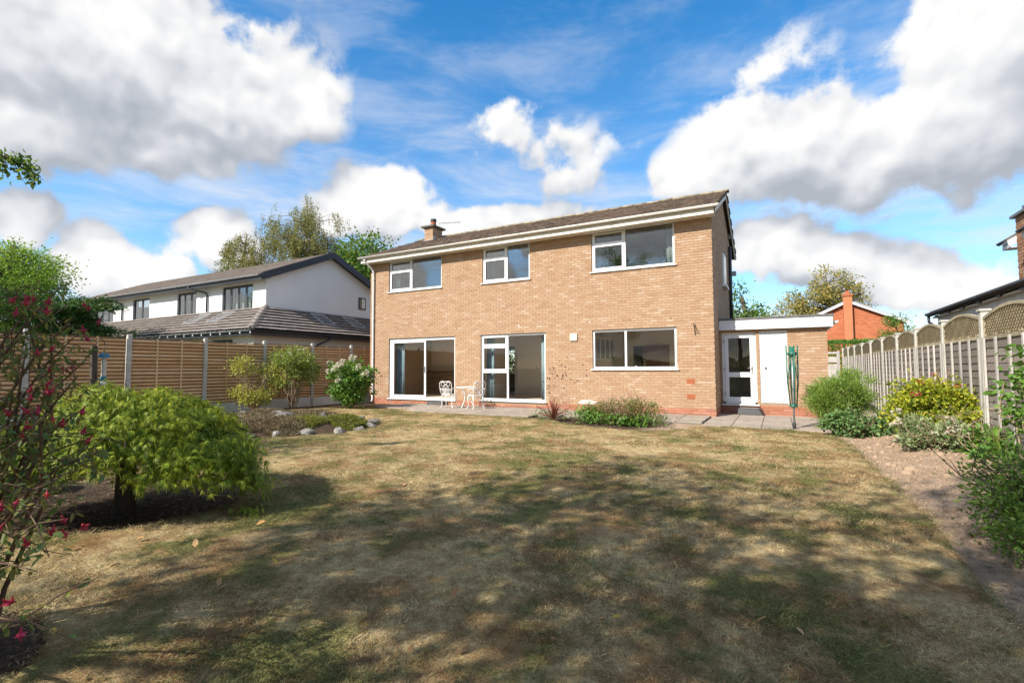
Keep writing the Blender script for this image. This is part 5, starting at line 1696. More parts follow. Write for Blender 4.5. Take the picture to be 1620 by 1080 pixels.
LM_ROSEMARY = leaf_mat('needle_leaf', [(.09, .17, .03), (.19, .30, .05), (.32, .42, .08)], .25)
LM_GER = leaf_mat('geranium_leaf', [(0.067, 0.152, 0.048), (0.133, 0.237, 0.076), (0.228, 0.323, 0.114)], .3)
LM_BUSH = leaf_mat('reddish_leaf', [(0.068, 0.128, 0.034), (0.153, 0.187, 0.051), (0.323, 0.221, 0.085), (0.408, 0.289, 0.119)], .3)
LM_CORD = leaf_mat('red_strap_leaf', [(0.144, 0.035, 0.040), (0.256, 0.072, 0.064), (0.384, 0.144, 0.096)], .2)
LM_HEATHER = leaf_mat('heather_sprig', [(.09, .065, .035), (.16, .115, .065), (.24, .175, .10), (.15, .14, .05)], .1)
LM_HEATHG = leaf_mat('mossy_sprig', [(0.090, 0.105, 0.022), (0.180, 0.188, 0.030), (0.300, 0.285, 0.045)], .15)
LM_PETALW = leaf_mat('cream_petal', [(.62, .55, .44), (.74, .68, .58), (.66, .56, .50)], .3)
LM_PETALR = leaf_mat('red_petal', [(.36, .012, .03), (.48, .025, .06), (.42, .03, .12)], .3)
LM_PURPLE = leaf_mat('purple_sepal', [(.10, .02, .12), (.16, .03, .16)], .2)
LM_SEED = leaf_mat('dark_seed_head', [(.05, .02, .035), (.09, .04, .05)], .1)

# --- trees behind the houses
def bigtree(name, px, py, dist, rx, rz, h_top, n_cl, cr, per, L, W, lm, label, seed, bm=None, group='trees behind the houses', droop=.25, **kw):
    c = at(px, py, dist)
    base = (c[0], c[1], -.16)
    zc = c[2]
    envs = kw.pop('envs', None)
    if envs is None:
        envs = [(c[0], c[1], zc, rx, rx*.9, rz)]
    else:
        envs = [(c[0]+a*CR.x, c[1]+a*CR.y, zc+b_, r1, r1, r2) for a, b_, r1, r2 in envs]
    return plant(name, base, envs, n_cl, cr, per, L, W, lm, bm or BARK, label, 'tree', group, r0=kw.pop('r0', .22), seed=seed, droop=droop,
                 forks=[(c[0], c[1], zc*.45), (c[0]+.3, c[1], zc*.8), (c[0], c[1], zc+rz*.5)], **kw)
# birches with hanging strands
def birch(px, py, dist, envs, n_cl, seed, label):
    c = at(px, py, dist); rng = np.random.default_rng(seed)
    e = empty('birch_tree', (c[0], c[1], -.16), label, 'tree', 'trees behind the houses')
    E = [(c[0]+a*CR.x, c[1]+a*CR.y, c[2]+b_, r1, r1, r2) for a, b_, r1, r2 in envs]
    C, d = env_points(rng, E, n_cl, .35)
    woody(rng, (c[0], c[1], -.3), [(c[0], c[1], c[2]*.5), (c[0]-.3, c[1], c[2]*.85), (c[0]+.2, c[1], c[2]+2)], C, .20, sag=.10, rtip=.008).build('trunk', BIRCHBARK, e)
    lv = Leaves(); tw = MB()
    for q, o in zip(C, d):
        for s in range(7):
            st = q+rng.normal(size=3)*.28; ln = rng.uniform(.5, 1.5)
            lean = np.array([o[0]*.35, o[1]*.35, -1])
            end = st+lean*ln
            if s < 2: tw.tube([tuple(q), tuple(st), tuple(end)], [.012, .008, .004], 3, cap=False)
            m_ = int(ln*40)
            P = st+(end-st)*rng.random((m_, 1))+rng.normal(size=(m_, 3))*.09
            lv.add(P, unit(rng.normal(size=(m_, 3))*.5+np.array([0, 0, -.8])), rng.normal(size=(m_, 3)), rng.uniform(.08, .15, m_), rng.uniform(.05, .09, m_))
    tw.build('twigs', BARK, e, kind='stuff')
    lv.build('crown', LM_BIRCH, e)
birch(484, 398, 44, [(0, 1.2, 3.2, 3.0), (2.4, -.8, 2.4, 2.2), (-2.0, .3, 2.0, 2.4), (4.2, -1.2, 1.8, 1.8), (0, -2.6, 4.2, 2.0)], 230, 11, 'tall olive birch tree with drooping twigs rising behind the white house')
birch(386, 412, 46, [(0, .4, 1.9, 2.0), (1.2, -1.6, 2.2, 1.6)], 75, 12, 'smaller pale birch just left of the tall drooping birch')
# dark conifer beside it
cpos = at(362, 408, 50)
rngc = np.random.default_rng(5)
ce = empty('conifer_tree', (cpos[0], cpos[1], -.16), 'dark ragged conifer tip left of the birches above the white roof', 'tree', 'trees behind the houses')
mb = MB(); mb.tube([(cpos[0], cpos[1], -.3), (cpos[0], cpos[1], cpos[2]+1.6)], [.22, .02], 7); mb.build('trunk', BARK, ce)
lv = Leaves()
for k in range(46):
    z = cpos[2]+1.4-k*.13; ln = .25+.055*k
    a = k*2.4; dr = np.array([math.cos(a), math.sin(a), -.25+.2*rngc.random()]); m_ = int(18+ln*40)
    t = rngc.random((m_, 1))
    P = np.array([cpos[0], cpos[1], z])+dr*ln*t+rngc.normal(size=(m_, 3))*.08
    lv.add(P, unit(dr+rngc.normal(size=(m_, 3))*.7), rngc.normal(size=(m_, 3)), .22, .06)
lv.build('crown', LM_DARK, ce)
bigtree('maple_tree', 588, 412, 40, 2.6, 2.0, 0, 110, .75, 75, .24, .17, LM_GREEN, 'fresh green broadleaf tree between the white house and the brick house', 21, envs=[(.0, .0, 2.3, 1.7), (-1.6, -1.4, 2.0, 1.6), (1.2, -1.6, 2.0, 1.8), (0, -3, 2.6, 2)])
bigtree('broadleaf_tree', 1174, 492, 30, 1.5, 1.6, 0, 80, .5, 70, .16, .10, LM_GREEN, 'green garden tree showing above the extension beside the brick gable', 22, envs=[(0, .1, 1.0, 1.1), (.3, -1.4, 1.3, 1.2)])
bigtree('autumn_tree', 1308, 466, 58, 3, 2, 0, 95, .6, 75, .20, .13, leaf_mat('turning_leaf', [(0.126, 0.158, 0.042), (0.252, 0.252, 0.063), (0.420, 0.315, 0.084), (0.546, 0.378, 0.126)], .35), 'olive and rust coloured tree behind the red brick gable', 23, envs=[(.6, .8, 2.2, 1.7), (-1.6, -.6, 2.2, 1.4), (-3.4, -1.9, 1.8, 1.0), (2.0, -.8, 1.6, 1.5)])
bigtree('small_tree', 1416, 524, 36, .8, .9, 0, 32, .32, 60, .12, .07, LM_GREEN, 'small dark green bushy tree at the right corner of the red brick gable', 24, envs=[(0, 0, .75, .8), (.5, -.6, .7, .7)], r0=.06)
# left: bright tree and spreading conifer beyond the slatted fence
bigtree('bright_green_tree', 20, 432, 25, 2.4, 2.0, 0, 130, .45, 170, .085, .05, LM_BRIGHT, 'bright lime green tree at the left edge beyond the slatted fence', 31, envs=[(0, .05, 1.15, 1.0), (.9, -.6, .9, .9), (-1.4, -.3, 1.4, 1.2)], group='trees beyond the slatted fence')
cc_ = at(70, 480, 23)
rngc = np.random.default_rng(8)
ce = empty('spreading_conifer', (cc_[0], cc_[1], -.16), 'dark green spreading conifer with feathery tips beside the white house', 'tree', 'trees beyond the slatted fence')
mb = MB(); lv = Leaves()
mb.tube([(cc_[0], cc_[1], -.3), (cc_[0], cc_[1], 3.4)], [.2, .06], 8)
for k in range(150):
    a = rngc.uniform(0, 2*math.pi); z0 = rngc.uniform(.8, 3.5); ln = rngc.uniform(1.2, 2.55)*(1.0-.10*abs(z0-2.4))
    dr = np.array([math.cos(a), math.sin(a), rngc.uniform(.12, .48)])
    s = np.array([cc_[0], cc_[1], z0])
    pts = [s+dr*ln*t+np.array([0, 0, -.18*ln*t*t]) for t in (0, .35, .7, 1)]
    mb.tube([tuple(p) for p in pts], [.03, .02, .012, .005], 4, cap=False)
    m_ = 210; t = .25+.75*rngc.random((m_, 1))**.7
    P = s+dr*ln*t+np.array([0, 0, -.18*ln])*t*t+rngc.normal(size=(m_, 3))*np.array([.17, .17, .09])*(1.25-t*.75)
    lv.add(P, unit(dr*1.0+rngc.normal(size=(m_, 3))*.55), unit(rngc.normal(size=(m_, 3))*.5+np.array([0, 0, 1])), rngc.uniform(.12, .26, m_), rngc.uniform(.03, .055, m_))
mb.build('trunk', BARK, ce); lv.build('crown', LM_CONIFER, ce)
# clipped hedge in front of the red house
rngc = np.random.default_rng(9)
he = empty('clipped_hedge', (2.6, 33, -.16), 'clipped bright green hedge in front of the red brick gable', 'hedge')
m_ = 14000
F_ = rngc.random(m_)
P = np.stack([rngc.uniform(-.2, 6.2, m_), rngc.uniform(32.6, 33.6, m_), rngc.uniform(.2, 2.72, m_)], 1)
P[F_ < .55, 1] = 32.6+rngc.normal(size=(F_ < .55).sum())*.05
tp_ = (F_ > .55) & (F_ < .8); P[tp_, 2] = 2.70+rngc.normal(size=tp_.sum())*.04
lv = Leaves(); lv.add(P, rngc.normal(size=(m_, 3))+np.array([0, -.6, .2]), rngc.normal(size=(m_, 3)), .11, .08); lv.build('foliage', LM_HYD, he)
mb = MB()
for k in range(14): mb.tube([(0+k*.45, 33.1, -.3), (.1+k*.45, 33.05, 1.2), (k*.45, 33.1, 2.5)], [.03, .02, .006], 5)
mb.build('stems', BARK, he)

# --- trees behind the viewpoint: they shade the lawn and show in the windows
LM_SHADE = leaf_mat('garden_tree_leaf', [(0.072, 0.144, 0.033), (0.120, 0.216, 0.048), (0.192, 0.288, 0.072)], .3)
def shade_tree(x, y, envs, n_cl, per, seed, label, L=.13, r0=.14, cr=.55):
    E = [(x+a, y+b_, z, r1, r1, r2) for a, b_, z, r1, r2 in envs]
    zt = max(e[2] for e in E)
    return plant('garden_tree', (x, y, -.05), E, n_cl, cr, per, L, L*.62, LM_SHADE, BARK, label, 'tree', 'trees at the back of the garden', r0=r0, seed=seed,
                 forks=[(x+.05, y, zt*.35), (x-.05, y+.1, zt*.7), (x, y, zt)])
SHADE = [
    (-5.2, -3.8, [(0, 0, 6.7, 1.5, 1.6), (1.0, .3, 5.0, 1.5, 1.2)], 70, 66, 'tall leafy garden tree behind the lawn on the fuchsia side'),
    (-2.2, -4.0, [(0, 0, 7.0, 1.7, 1.6), (1.0, .2, 5.0, 1.7, 1.3), (-1.0, .1, 4.6, 1.2, 1.1)], 92, 68, 'tall leafy garden tree in the middle of the back boundary'),
    (1.0, -4.8, [(0, 0, 5.9, 1.5, 1.4), (-1.0, .3, 4.6, 1.5, 1.2)], 64, 62, 'leafy garden tree at the lapped fence end of the back boundary'),
    (-11.5, -12.5, [(0, 0, 8.6, 2.2, 2.6), (.8, 0, 5.6, 2.2, 2.0)], 90, 110, 'tallest garden tree standing far back by the slatted fence'),
]
for i, s in enumerate(SHADE): shade_tree(s[0], s[1], s[2], s[3], s[4], 50+i, s[5])
rngc = np.random.default_rng(19)
hs = empty('boundary_hedge', (-3, -2.9, -.05), 'loose leafy hedge along the back boundary of the lawn', 'hedge')
m_ = 16000
P = np.stack([rngc.uniform(-9.5, 3.0, m_), rngc.normal(size=m_)*.38-3.0, rngc.random(m_)**.8], 1)
P[:, 2] *= 1.9+.7*fbm(P[:, 0]*.7, P[:, 0]*0+3, 3)
lv = Leaves(); lv.add(P, rngc.normal(size=(m_, 3)), rngc.normal(size=(m_, 3)), .11, .075); lv.build('foliage', LM_SHADE, hs)
mb = MB()
for k in range(20): mb.tube([(-9.3+k*.62, -3, -.1), (-9.2+k*.62, -2.95, 1.2), (-9.3+k*.62, -3.05, 1.7)], [.03, .02, .006], 5)
mb.build('stems', BARK, hs)

# --- tree at the left whose branch hangs into view
ov = empty('overhanging_tree', (-10.2, -.4, -.05), 'tree just left of the view with one leafy branch tip hanging into the sky', 'tree')
rngc = np.random.default_rng(33)
C, d = env_points(rngc, [(-10.6, -.8, 4.4, 1.3, 1.3, 1.2)], 40, .4)
tip = at(52, 272, 8.0); t0 = at(-40, 236, 8.4)
woody(rngc, (-10.2, -.4, -.2), [(-10.25, -.4, 1.7), (-10.1, -.2, 3.4), (-10.2, -.5, 4.8)], list(C), .13).build('trunk', BARK, ov)
lv = Leaves(); mb = MB()
for q in C:
    m_ = 90
    P = q+rngc.normal(size=(m_, 3))*.28
    lv.add(P, rngc.normal(size=(m_, 3))+np.array([0, 0, -.3]), rngc.normal(size=(m_, 3)), .11, .065)
main = [np.array([-10.1, -.2, 3.4]), (t0+np.array([-10.1, -.2, 3.4]))*.5+np.array([0, 0, .35]), t0, at(0, 246, 8.2), at(28, 254, 8.1), tip]
mb.tube([tuple(p) for p in main], [.045, .03, .02, .013, .009, .004], 6)
for k in range(26):
    t = rngc.random()**.8; i = 2+min(2, int(t*3)); f = rngc.random()
    q = main[i]*(1-f)+main[i+1]*f
    end = q+np.array([rngc.normal()*.10, rngc.normal()*.10, rngc.uniform(-.26, .10)])
    mb.tube([tuple(q), tuple(end)], [.005, .002], 4, cap=False)
    m_ = 12
    P = q+(end-q)*rngc.random((m_, 1))+rngc.normal(size=(m_, 3))*.035
    lv.add(P, rngc.normal(size=(m_, 3))+np.array([0, 0, -.7]), rngc.normal(size=(m_, 3)), .075, .042)
mb.build('limb', BARK, ov); lv.build('crown', LM_GREEN, ov)

# --- weeping cut-leaf maple
AX, AY = -5.36, 2.31
ac = empty('weeping_maple', (AX, AY, -.03), 'low domed weeping maple with finely cut yellow-green leaves on a dark trunk', 'tree')
rngc = np.random.default_rng(41)
mb = MB()
mb.tube([(AX, AY, -.12), (AX+.02, AY, .10), (AX-.02, AY+.02, .32), (AX+.03, AY-.02, .60)], [.105, .085, .08, .085], 9)
n_ = 640; thR = math.atan2(CR.y, CR.x)
th = rngc.uniform(0, 2*math.pi, n_); rr = np.sqrt(rngc.uniform(.02, 1, n_))
lump = 1+.10*np.sin(th*3+1)+.08*np.sin(th*5)
R1 = .97
cx = AX+rr*R1*lump*np.cos(th); cy = AY+.10+rr*R1*lump*np.sin(th)
dep = ((cx-AX)*CF.x+(cy-AY-.1)*CF.y)*.22; cx = cx-dep*CF.x; cy = cy-dep*CF.y
cz = .60+.42*np.sqrt(np.maximum(0, 1-rr**2.3))+rngc.normal(size=n_)*.06 + .05*np.sin(th*4+rr*6)
cz = cz-rr**2*.34*np.cos(th-thR)**2
cz = np.where(rngc.random(n_) < .35, cz-.20*rngc.random(n_)*np.cos(th-thR)**2, cz)
for k in range(34):
    a = 2*math.pi*k/34*1.0+rngc.normal()*.2; r_ = rngc.uniform(.45, 1.05)*R1
    e_ = np.array([AX+math.cos(a)*r_, AY+.1+math.sin(a)*r_, .52+.42*math.sqrt(max(0, 1-(r_/R1)**2))])
    s_ = np.array([AX, AY, rngc.uniform(.34, .52)])
    m1 = s_*.55+e_*.45+np.array([rngc.normal()*.06, rngc.normal()*.06, .16])
    mb.tube([tuple(s_), tuple(s_*.8+m1*.2+np.array([0, 0, .05])), tuple(m1), tuple(m1*.4+e_*.6+np.array([0, 0, .05])), tuple(e_)], [.038, .03, .02, .013, .005], 6, cap=False)
mb.build('trunk', mat('dark_bark', (.055, .042, .032), (.03, .024, .02), 9, .95, .6, 50), ac)
lv = Leaves()
for x, y, z, r_, a in zip(cx, cy, cz, rr, th):
    m_ = int(rngc.integers(38, 58))
    out = np.array([math.cos(a)*r_, math.sin(a)*r_, 0])
    t = rngc.random(m_)
    P = np.array([x, y, z])+rngc.normal(size=(m_, 3))*np.array([.075, .075, .03])+np.outer(t, out*.14+np.array([0, 0, -.10*(.3+r_)]))
    axis = unit(out*.8+np.array([0, 0, -.75*(.35+r_)])+rngc.normal(size=(m_, 3))*.40)
    N = unit(out*.6+np.array([0, 0, 1.0])+rngc.normal(size=(m_, 3))*.35)
    S = unit(np.cross(axis, N))
    for ang in (-62, -38, -18, 0, 18, 38, 62):
        D = axis*math.cos(R(ang))+S*math.sin(R(ang))
        lv.add(P, D, N, .080*(1-abs(ang)/150)*rngc.uniform(.65, 1.35, m_), .0080, 'blade', curl=.15)
lv.build('crown', LM_ACER, ac)

# --- fuchsia at the left edge, near the camera
fu = empty('fuchsia_bush', (-3.55, .80, -.03), 'tall arching fuchsia bush with hanging red flowers at the left edge', 'shrub')
rngc = np.random.default_rng(43)
mb = MB(); lv = Leaves(); nodes = []
tips = [at(118, 500, 3.1), at(100, 450, 3.3), at(60, 470, 3.0), at(25, 460, 3.2), at(135, 570, 3.0), at(122, 596, 2.9), at(85, 575, 2.8), at(40, 560, 2.9), at(70, 545, 3.2), at(155, 715, 2.8), at(140, 640, 3.0),
        at(150, 690, 3.1), at(95, 670, 2.8), at(60, 640, 2.7), at(40, 690, 2.6), at(110, 720, 3.0), at(78, 765, 2.6), at(60, 800, 2.5), at(30, 740, 2.6), at(20, 620, 2.9), at(48, 900, 2.35), at(40, 985, 2.3), at(20, 850, 2.4),
        at(-30, 480, 3.0), at(-60, 560, 2.8), at(-40, 650, 2.7), at(-70, 760, 2.5), at(10, 520, 3.2), at(80, 510, 3.4), at(118, 532, 3.3), at(5, 700, 2.8), at(110, 480, 3.2)]
root = np.array([-3.62, .72, -.05])
for tp in tips:
    s_ = root+np.array([rngc.normal()*.14, rngc.normal()*.10, 0])
    mid = s_*.45+tp*.55+np.array([rngc.normal()*.08, rngc.normal()*.08, .12*np.linalg.norm(tp-s_)])
    pts = [s_, s_*.7+mid*.3+np.array([0, 0, .10]), mid, mid*.45+tp*.55+np.array([0, 0, .05]), tp]
    mb.tube([tuple(p) for p in pts], [.014, .011, .008, .005, .0025], 5, cap=False)
    for j in range(1, 4):
        for k in range(4):
            f = rngc.random(); q = pts[j]*(1-f)+pts[j+1]*f
            e_ = q+np.array([rngc.normal()*.11, rngc.normal()*.11, rngc.normal()*.07])*(1 if j > 1 else .8)
            mb.tube([tuple(q), tuple((q+e_)/2+np.array([0, 0, .015])), tuple(e_)], [.003, .0025, .0015], 4, cap=False)
            nodes.append((q, e_))
mb.build('stems', mat('fuchsia_stem', (.17, .10, .06), (.11, .07, .045), 9, .9), fu)
for q, e_ in nodes:
    m_ = int(rngc.integers(4, 9))
    t = rngc.random((m_, 1))
    P = q+(e_-q)*t+rngc.normal(size=(m_, 3))*.012
    lv.add(P, unit((e_-q)[None]*3+rngc.normal(size=(m_, 3))*.8+np.array([0, 0, -.35])), unit(rngc.normal(size=(m_, 3))*.4+np.array([0, 0, 1])), rngc.uniform(.024, .052, m_), rngc.uniform(.011, .021, m_), 'oval', curl=.18)
lv.build('leaves', LM_FUCHSIA, fu)['kind'] = 'stuff'
# a flower: four red sepals, tube, purple skirt
fl = Leaves(); N4 = np.array([[math.cos(a), math.sin(a), 0] for a in (0, math.pi/2, math.pi, 1.5*math.pi)])
def flower_mesh():
    b = MB(); b.tube([(0, 0, 0), (0, 0, -.012), (0, 0, -.020)], [.002, .004, .0055], 6, cap=False)
    for k in range(4):
        a = k*math.pi/2; c, s = math.cos(a), math.sin(a)
        b.quad((0, 0, -.018), (c*.010-s*.007, s*.010+c*.007, -.026), (c*.021, s*.021, -.027), (c*.010+s*.007, s*.010-c*.007, -.026))
    b.lathe((0, 0, -.036), [(.0075, 0), (.008, .008), (.005, .018)], 7)
    b.tube([(0, 0, -.036), (.001, 0, -.052)], .0014, 4)
    return b
fm = None
fpos = [at(70, 473, 3.0), at(53, 474, 3.05), at(21, 470, 2.95), at(45, 468, 3.05), at(27, 498, 2.9), at(122, 470, 3.3), at(150, 488, 3.15), at(162, 502, 3.1), at(122, 518, 3.1), at(74, 550, 2.9), at(86, 577, 2.85), at(119, 580, 3.0), at(64, 613, 2.8), at(78, 608, 2.8),
        at(3, 622, 2.8), at(40, 628, 2.75), at(8, 660, 2.7), at(35, 672, 2.65), at(141, 682, 2.9), at(50, 645, 2.7), at(40, 788, 2.5), at(72, 791, 2.5), at(8, 820, 2.45), at(107, 837, 2.5), at(105, 812, 2.5), at(18, 775, 2.6), at(48, 985, 2.25), at(10, 950, 2.3), at(42, 842, 2.45), at(95, 660, 2.8), at(130, 640, 2.95)]
for p in fpos:
    for k in range(int(rngc.integers(1, 3))):
        q = p+rngc.normal(size=3)*.018
        if fm is None: o = proto(flower_mesh(), 'flower', LM_PETALR, fu); fm = o.data
        else: o = inst('flower', fm, fu, (0, 0, 0))
        rel(o, tuple(q)); s = rngc.uniform(.75, 1.1); o.scale = (s, s, s); o.rotation_euler = (rngc.normal()*.35, rngc.normal()*.35, rngc.random()*6)

# --- roses by the left fence
def stems_mesh(rng, base, n, h, spread, r=.012):
    mb = MB(); tips_ = []
    for k in range(n):
        a = rng.uniform(0, 2*math.pi); s_ = np.array(base)+np.array([math.cos(a), math.sin(a), 0])*rng.uniform(0, .10)
        e_ = np.array(base)+np.array([math.cos(a)*spread*rng.uniform(.3, 1), math.sin(a)*spread*rng.uniform(.3, 1), h*rng.uniform(.6, 1.05)])
        P = curve(rng, s_, e_, .05, .04, 5); mb.tube([tuple(p) for p in P], list(np.linspace(r*rng.uniform(.7, 1.3), .004, 5)), 5, cap=False)
        tips_.append(P)
        for j in range(3):
            q = P[rng.integers(2, 5)]; e2 = q+rng.normal(size=3)*np.array([.2, .2, .15])+np.array([0, 0, .1])
            mb.tube([tuple(q), tuple(e2)], [.005, .002], 4, cap=False)
    return mb
def shrub(name, base, envs, n_cl, cr, per, L, W, lm, label, seed, cat='shrub', group=None, n_st=14, h=1.0, spread=.5, kind='diamond', stem=None, shell=.5, **kw):
    e, C, d, rng = plant(name, base, envs, n_cl, cr, per, L, W, lm, stem or DEADSTEM, label, cat, group, seed=seed, limbs=False, kind=kind, shell=shell, crown_name='foliage', **kw)
    mb = stems_mesh(rng, base, n_st, h, spread)
    for c in C:
        if rng.random() < .5:
            s_ = np.array(base)+np.array([rng.normal()*.05, rng.normal()*.05, h*.12]); P = curve(rng, s_, c, .08, .04, 4)
            mb.tube([tuple(p) for p in P], [.008, .006, .004, .002], 4, cap=False)
    mb.build('stems', stem or DEADSTEM, e)
    return e, C, rng
def blooms(e, C, rng, n, r, lm, zmin, name='flower_head', petals=26, flat=.55, L=.045):
    """round flower heads: one shared mesh, each head a part"""
    lv = Leaves()
    d = unit(rng.normal(size=(petals, 3))+np.array([0, 0, .5])); P = d*np.array([r, r, r*flat])
    lv.add(P*.55, d, unit(rng.normal(size=(petals, 3))), L, L*.8)
    o0 = lv.build(name, lm, None); me = o0.data; o0.parent = e
    c0 = C.mean(0); tc = np.array([-c0[0], -c0[1], .0]); tc = tc/np.linalg.norm(tc)     # direction from the bush towards the camera
    top = C[np.argsort(-C[:, 2]-.7*((C-c0)@tc)+rng.random(len(C))*.3)][:n]
    for i in range(n):
        q = top[rng.integers(len(top))]; ctr = np.array([C[:, 0].mean(), C[:, 1].mean(), C[:, 2].mean()])
        q = q+(q-ctr)/np.linalg.norm(q-ctr)*.13+np.array([rng.normal()*.05, rng.normal()*.05-.05, rng.uniform(.02, .10)])
        o = o0 if i == 0 else inst(name, me, e, (0, 0, 0))
        rel(o, tuple(q)); s = rng.uniform(.6, 1.2); o.scale = (s, s, s); o.rotation_euler = (rng.normal()*.5, rng.normal()*.5, rng.random()*6)
b1 = (-13.75, 9.15, -.03)
shrub('rose_bush', b1, [(-13.9, 8.95, 1.35, .36, .36, .24), (-13.45, 9.5, 1.15, .25, .3, .28), (-13.95, 8.95, .55, .3, .3, .3), (-13.5, 9.3, .50, .25, .25, .22)], 64, .17, 38, .06, .045, LM_ROSEY,
      'sparse yellowing rose bush with bare pale stems, leftmost along the slatted fence', 61, h=1.35, spread=.65, n_st=22)
b2 = (-13.95, 10.6, -.03)
e2, C2, r2 = shrub('rose_bush', b2, [(-13.95, 10.6, 1.55, .62, .62, .42), (-13.6, 10.9, 1.2, .45, .45, .35), (-14.2, 10.3, 1.15, .4, .4, .35)], 95, .19, 54, .065, .046, LM_ROSE,
      'tall leggy rose bush with rounded leafy top, middle of three bushes by the fence', 62, h=1.4, spread=.45, n_st=18)
b3 = (-12.44, 11.65, -.03)
e3, C3, r3 = shrub('hydrangea_bush', b3, [(-12.44, 11.65, 1.0, .68, .6, .45), (-12.4, 11.6, .55, .45, .45, .4)], 120, .19, 55, .085, .062, LM_HYD,
      'leafy green bush with cream flower heads beside the white downpipe', 63, h=1.1, spread=.4, n_st=14, kind='oval')
blooms(e3, C3, r3, 30, .14, LM_PETALW, 1.0, L=.06)
blooms(e2, C2, r2, 6, .05, LM_PETALW, 1.2, name='faded_flower', petals=14, L=.03)
# --- bed by the patio
eb_, Cb, rb_ = shrub('bushy_perennial', (-3.25, 11.45, -.03), [(-3.45, 11.45, .28, .60, .35, .28), (-2.85, 11.45, .26, .55, .35, .24), (-3.9, 11.4, .22, .3, .3, .2)], 110, .11, 40, .042, .028, LM_BUSH,
      'low bushy plant with reddish tips in the bed below the kitchen window', 64, h=.62, spread=.8, n_st=40, upb=.5)
lv = Leaves(); rngc = np.random.default_rng(65)
P = np.array([-4.05, 11.35, .18])+rngc.normal(size=(700, 3))*np.array([.2, .16, .1]); P2 = np.array([-3.1, 11.2, .10])+rngc.normal(size=(700, 3))*np.array([.4, .08, .07])
P = np.concatenate([P, P2]); lv.add(P, rngc.normal(size=(len(P), 3)), rngc.normal(size=(len(P), 3))+np.array([0, 0, 1]), .06, .042, 'oval'); lv.build('lower_leaves', LM_HYD, eb_)
cd = empty('red_cordyline', (-5.02, 11.35, -.02), 'spiky dark red strap-leaved plant at the corner of the patio', 'plant')
rngc = np.random.default_rng(66)
for k in range(46):
    a = rngc.uniform(0, 2*math.pi); el = rngc.uniform(.25, 1.45); L_ = rngc.uniform(.42, .62)
    b = MB(); P = []; sN = 5
    c, s = math.cos(a), math.sin(a); w0 = .016
    V = []
    for q in range(sN+1):
        t = q/sN; r_ = L_*t*math.cos(el)*(1+.12*t); z = L_*t*math.sin(el)-.22*L_*t*t*(1.5-el if el < 1.5 else 0)
        w = w0*(.7+.9*t)*(1-t**2.2)+.001
        V.append((c*r_-s*w, s*r_+c*w, z+.03)); V.append((c*r_, s*r_, z+.02)); V.append((c*r_+s*w, s*r_-c*w, z+.03))
    b.v = [(x-5.02, y+11.35, z-.0) for x, y, z in V]
    for q in range(sN):
        for j in range(2): b.f.append((q*3+j, q*3+j+1, q*3+4+j, q*3+3+j)); b.smooth.append(True)
    b.build('leaf', LM_CORD, cd)
sk = empty('seed_stalk_plant', (-4.95, 11.9, -.02), 'tall thin stalks with dark purple seed heads against the brick wall', 'plant')
mb = MB(); rngc = np.random.default_rng(67); hm_ = None; heads = []
for k in range(20):
    a = rngc.uniform(0, 2*math.pi); h_ = rngc.uniform(.7, 1.45); sp_ = rngc.uniform(.1, .6)
    s_ = np.array([-4.95, 11.85, -.02])+rngc.normal(size=3)*np.array([.06, .06, 0]); e_ = s_+np.array([math.cos(a)*sp_*1.2, math.sin(a)*sp_*.6, h_])
    P = curve(rngc, s_, e_, .06, .02, 5); mb.tube([tuple(p) for p in P], list(np.linspace(.0035, .0016, 5)), 4, cap=False)
    for j in range(int(rngc.integers(2, 5))):
        q = P[-1]+rngc.normal(size=3)*np.array([.07, .05, .06]); mb.tube([tuple(P[-2]*.3+P[-1]*.7), tuple(q)], .0013, 3, cap=False); heads.append(q)
mb.build('stalks', DEADSTEM, sk)
for q in heads:
    if hm_ is None:
        b = MB(); b.lathe((0, 0, 0), [(0, -.018), (.014, -.008), (.016, .004), (.008, .018), (0, .022)], 7); o = proto(b, 'seed_head', LM_SEED, sk); hm_ = o.data
    else: o = inst('seed_head', hm_, sk, (0, 0, 0))
    rel(o, tuple(q)); s = rngc.uniform(.6, 1.25); o.scale = (s, s, s)
lv = Leaves(); P = np.array([-5.3, 11.6, .10])+rngc.normal(size=(420, 3))*np.array([.22, .1, .06]); lv.add(P, rngc.normal(size=(420, 3))+np.array([0, 0, .6]), rngc.normal(size=(420, 3)), .09, .012); lv.build('leaves', LM_PALE, sk)
# --- rosemary and geranium by the path
shrub('rosemary_bush', (1.12, 12.5, -.04), [(1.08, 12.5, .62, .50, .5, .50), (1.35, 12.55, .78, .32, .35, .38), (.85, 12.4, .55, .3, .3, .35)], 260, .13, 95, .07, .011, LM_ROSEMARY,
      'dense upright rosemary bush with needle leaves at the corner of the side path', 71, h=1.0, spread=.4, n_st=20, kind='diamond', upb=1.1, outw=.7, shell=.35)
shrub('low_geranium', (1.25, 11.45, -.03), [(1.15, 11.45, .20, .42, .30, .20), (1.55, 11.5, .17, .28, .25, .17)], 60, .11, 44, .05, .045, LM_GER,
      'low mound of soft green leaves in front of the rosemary', 72, h=.3, spread=.4, n_st=14, kind='oval')
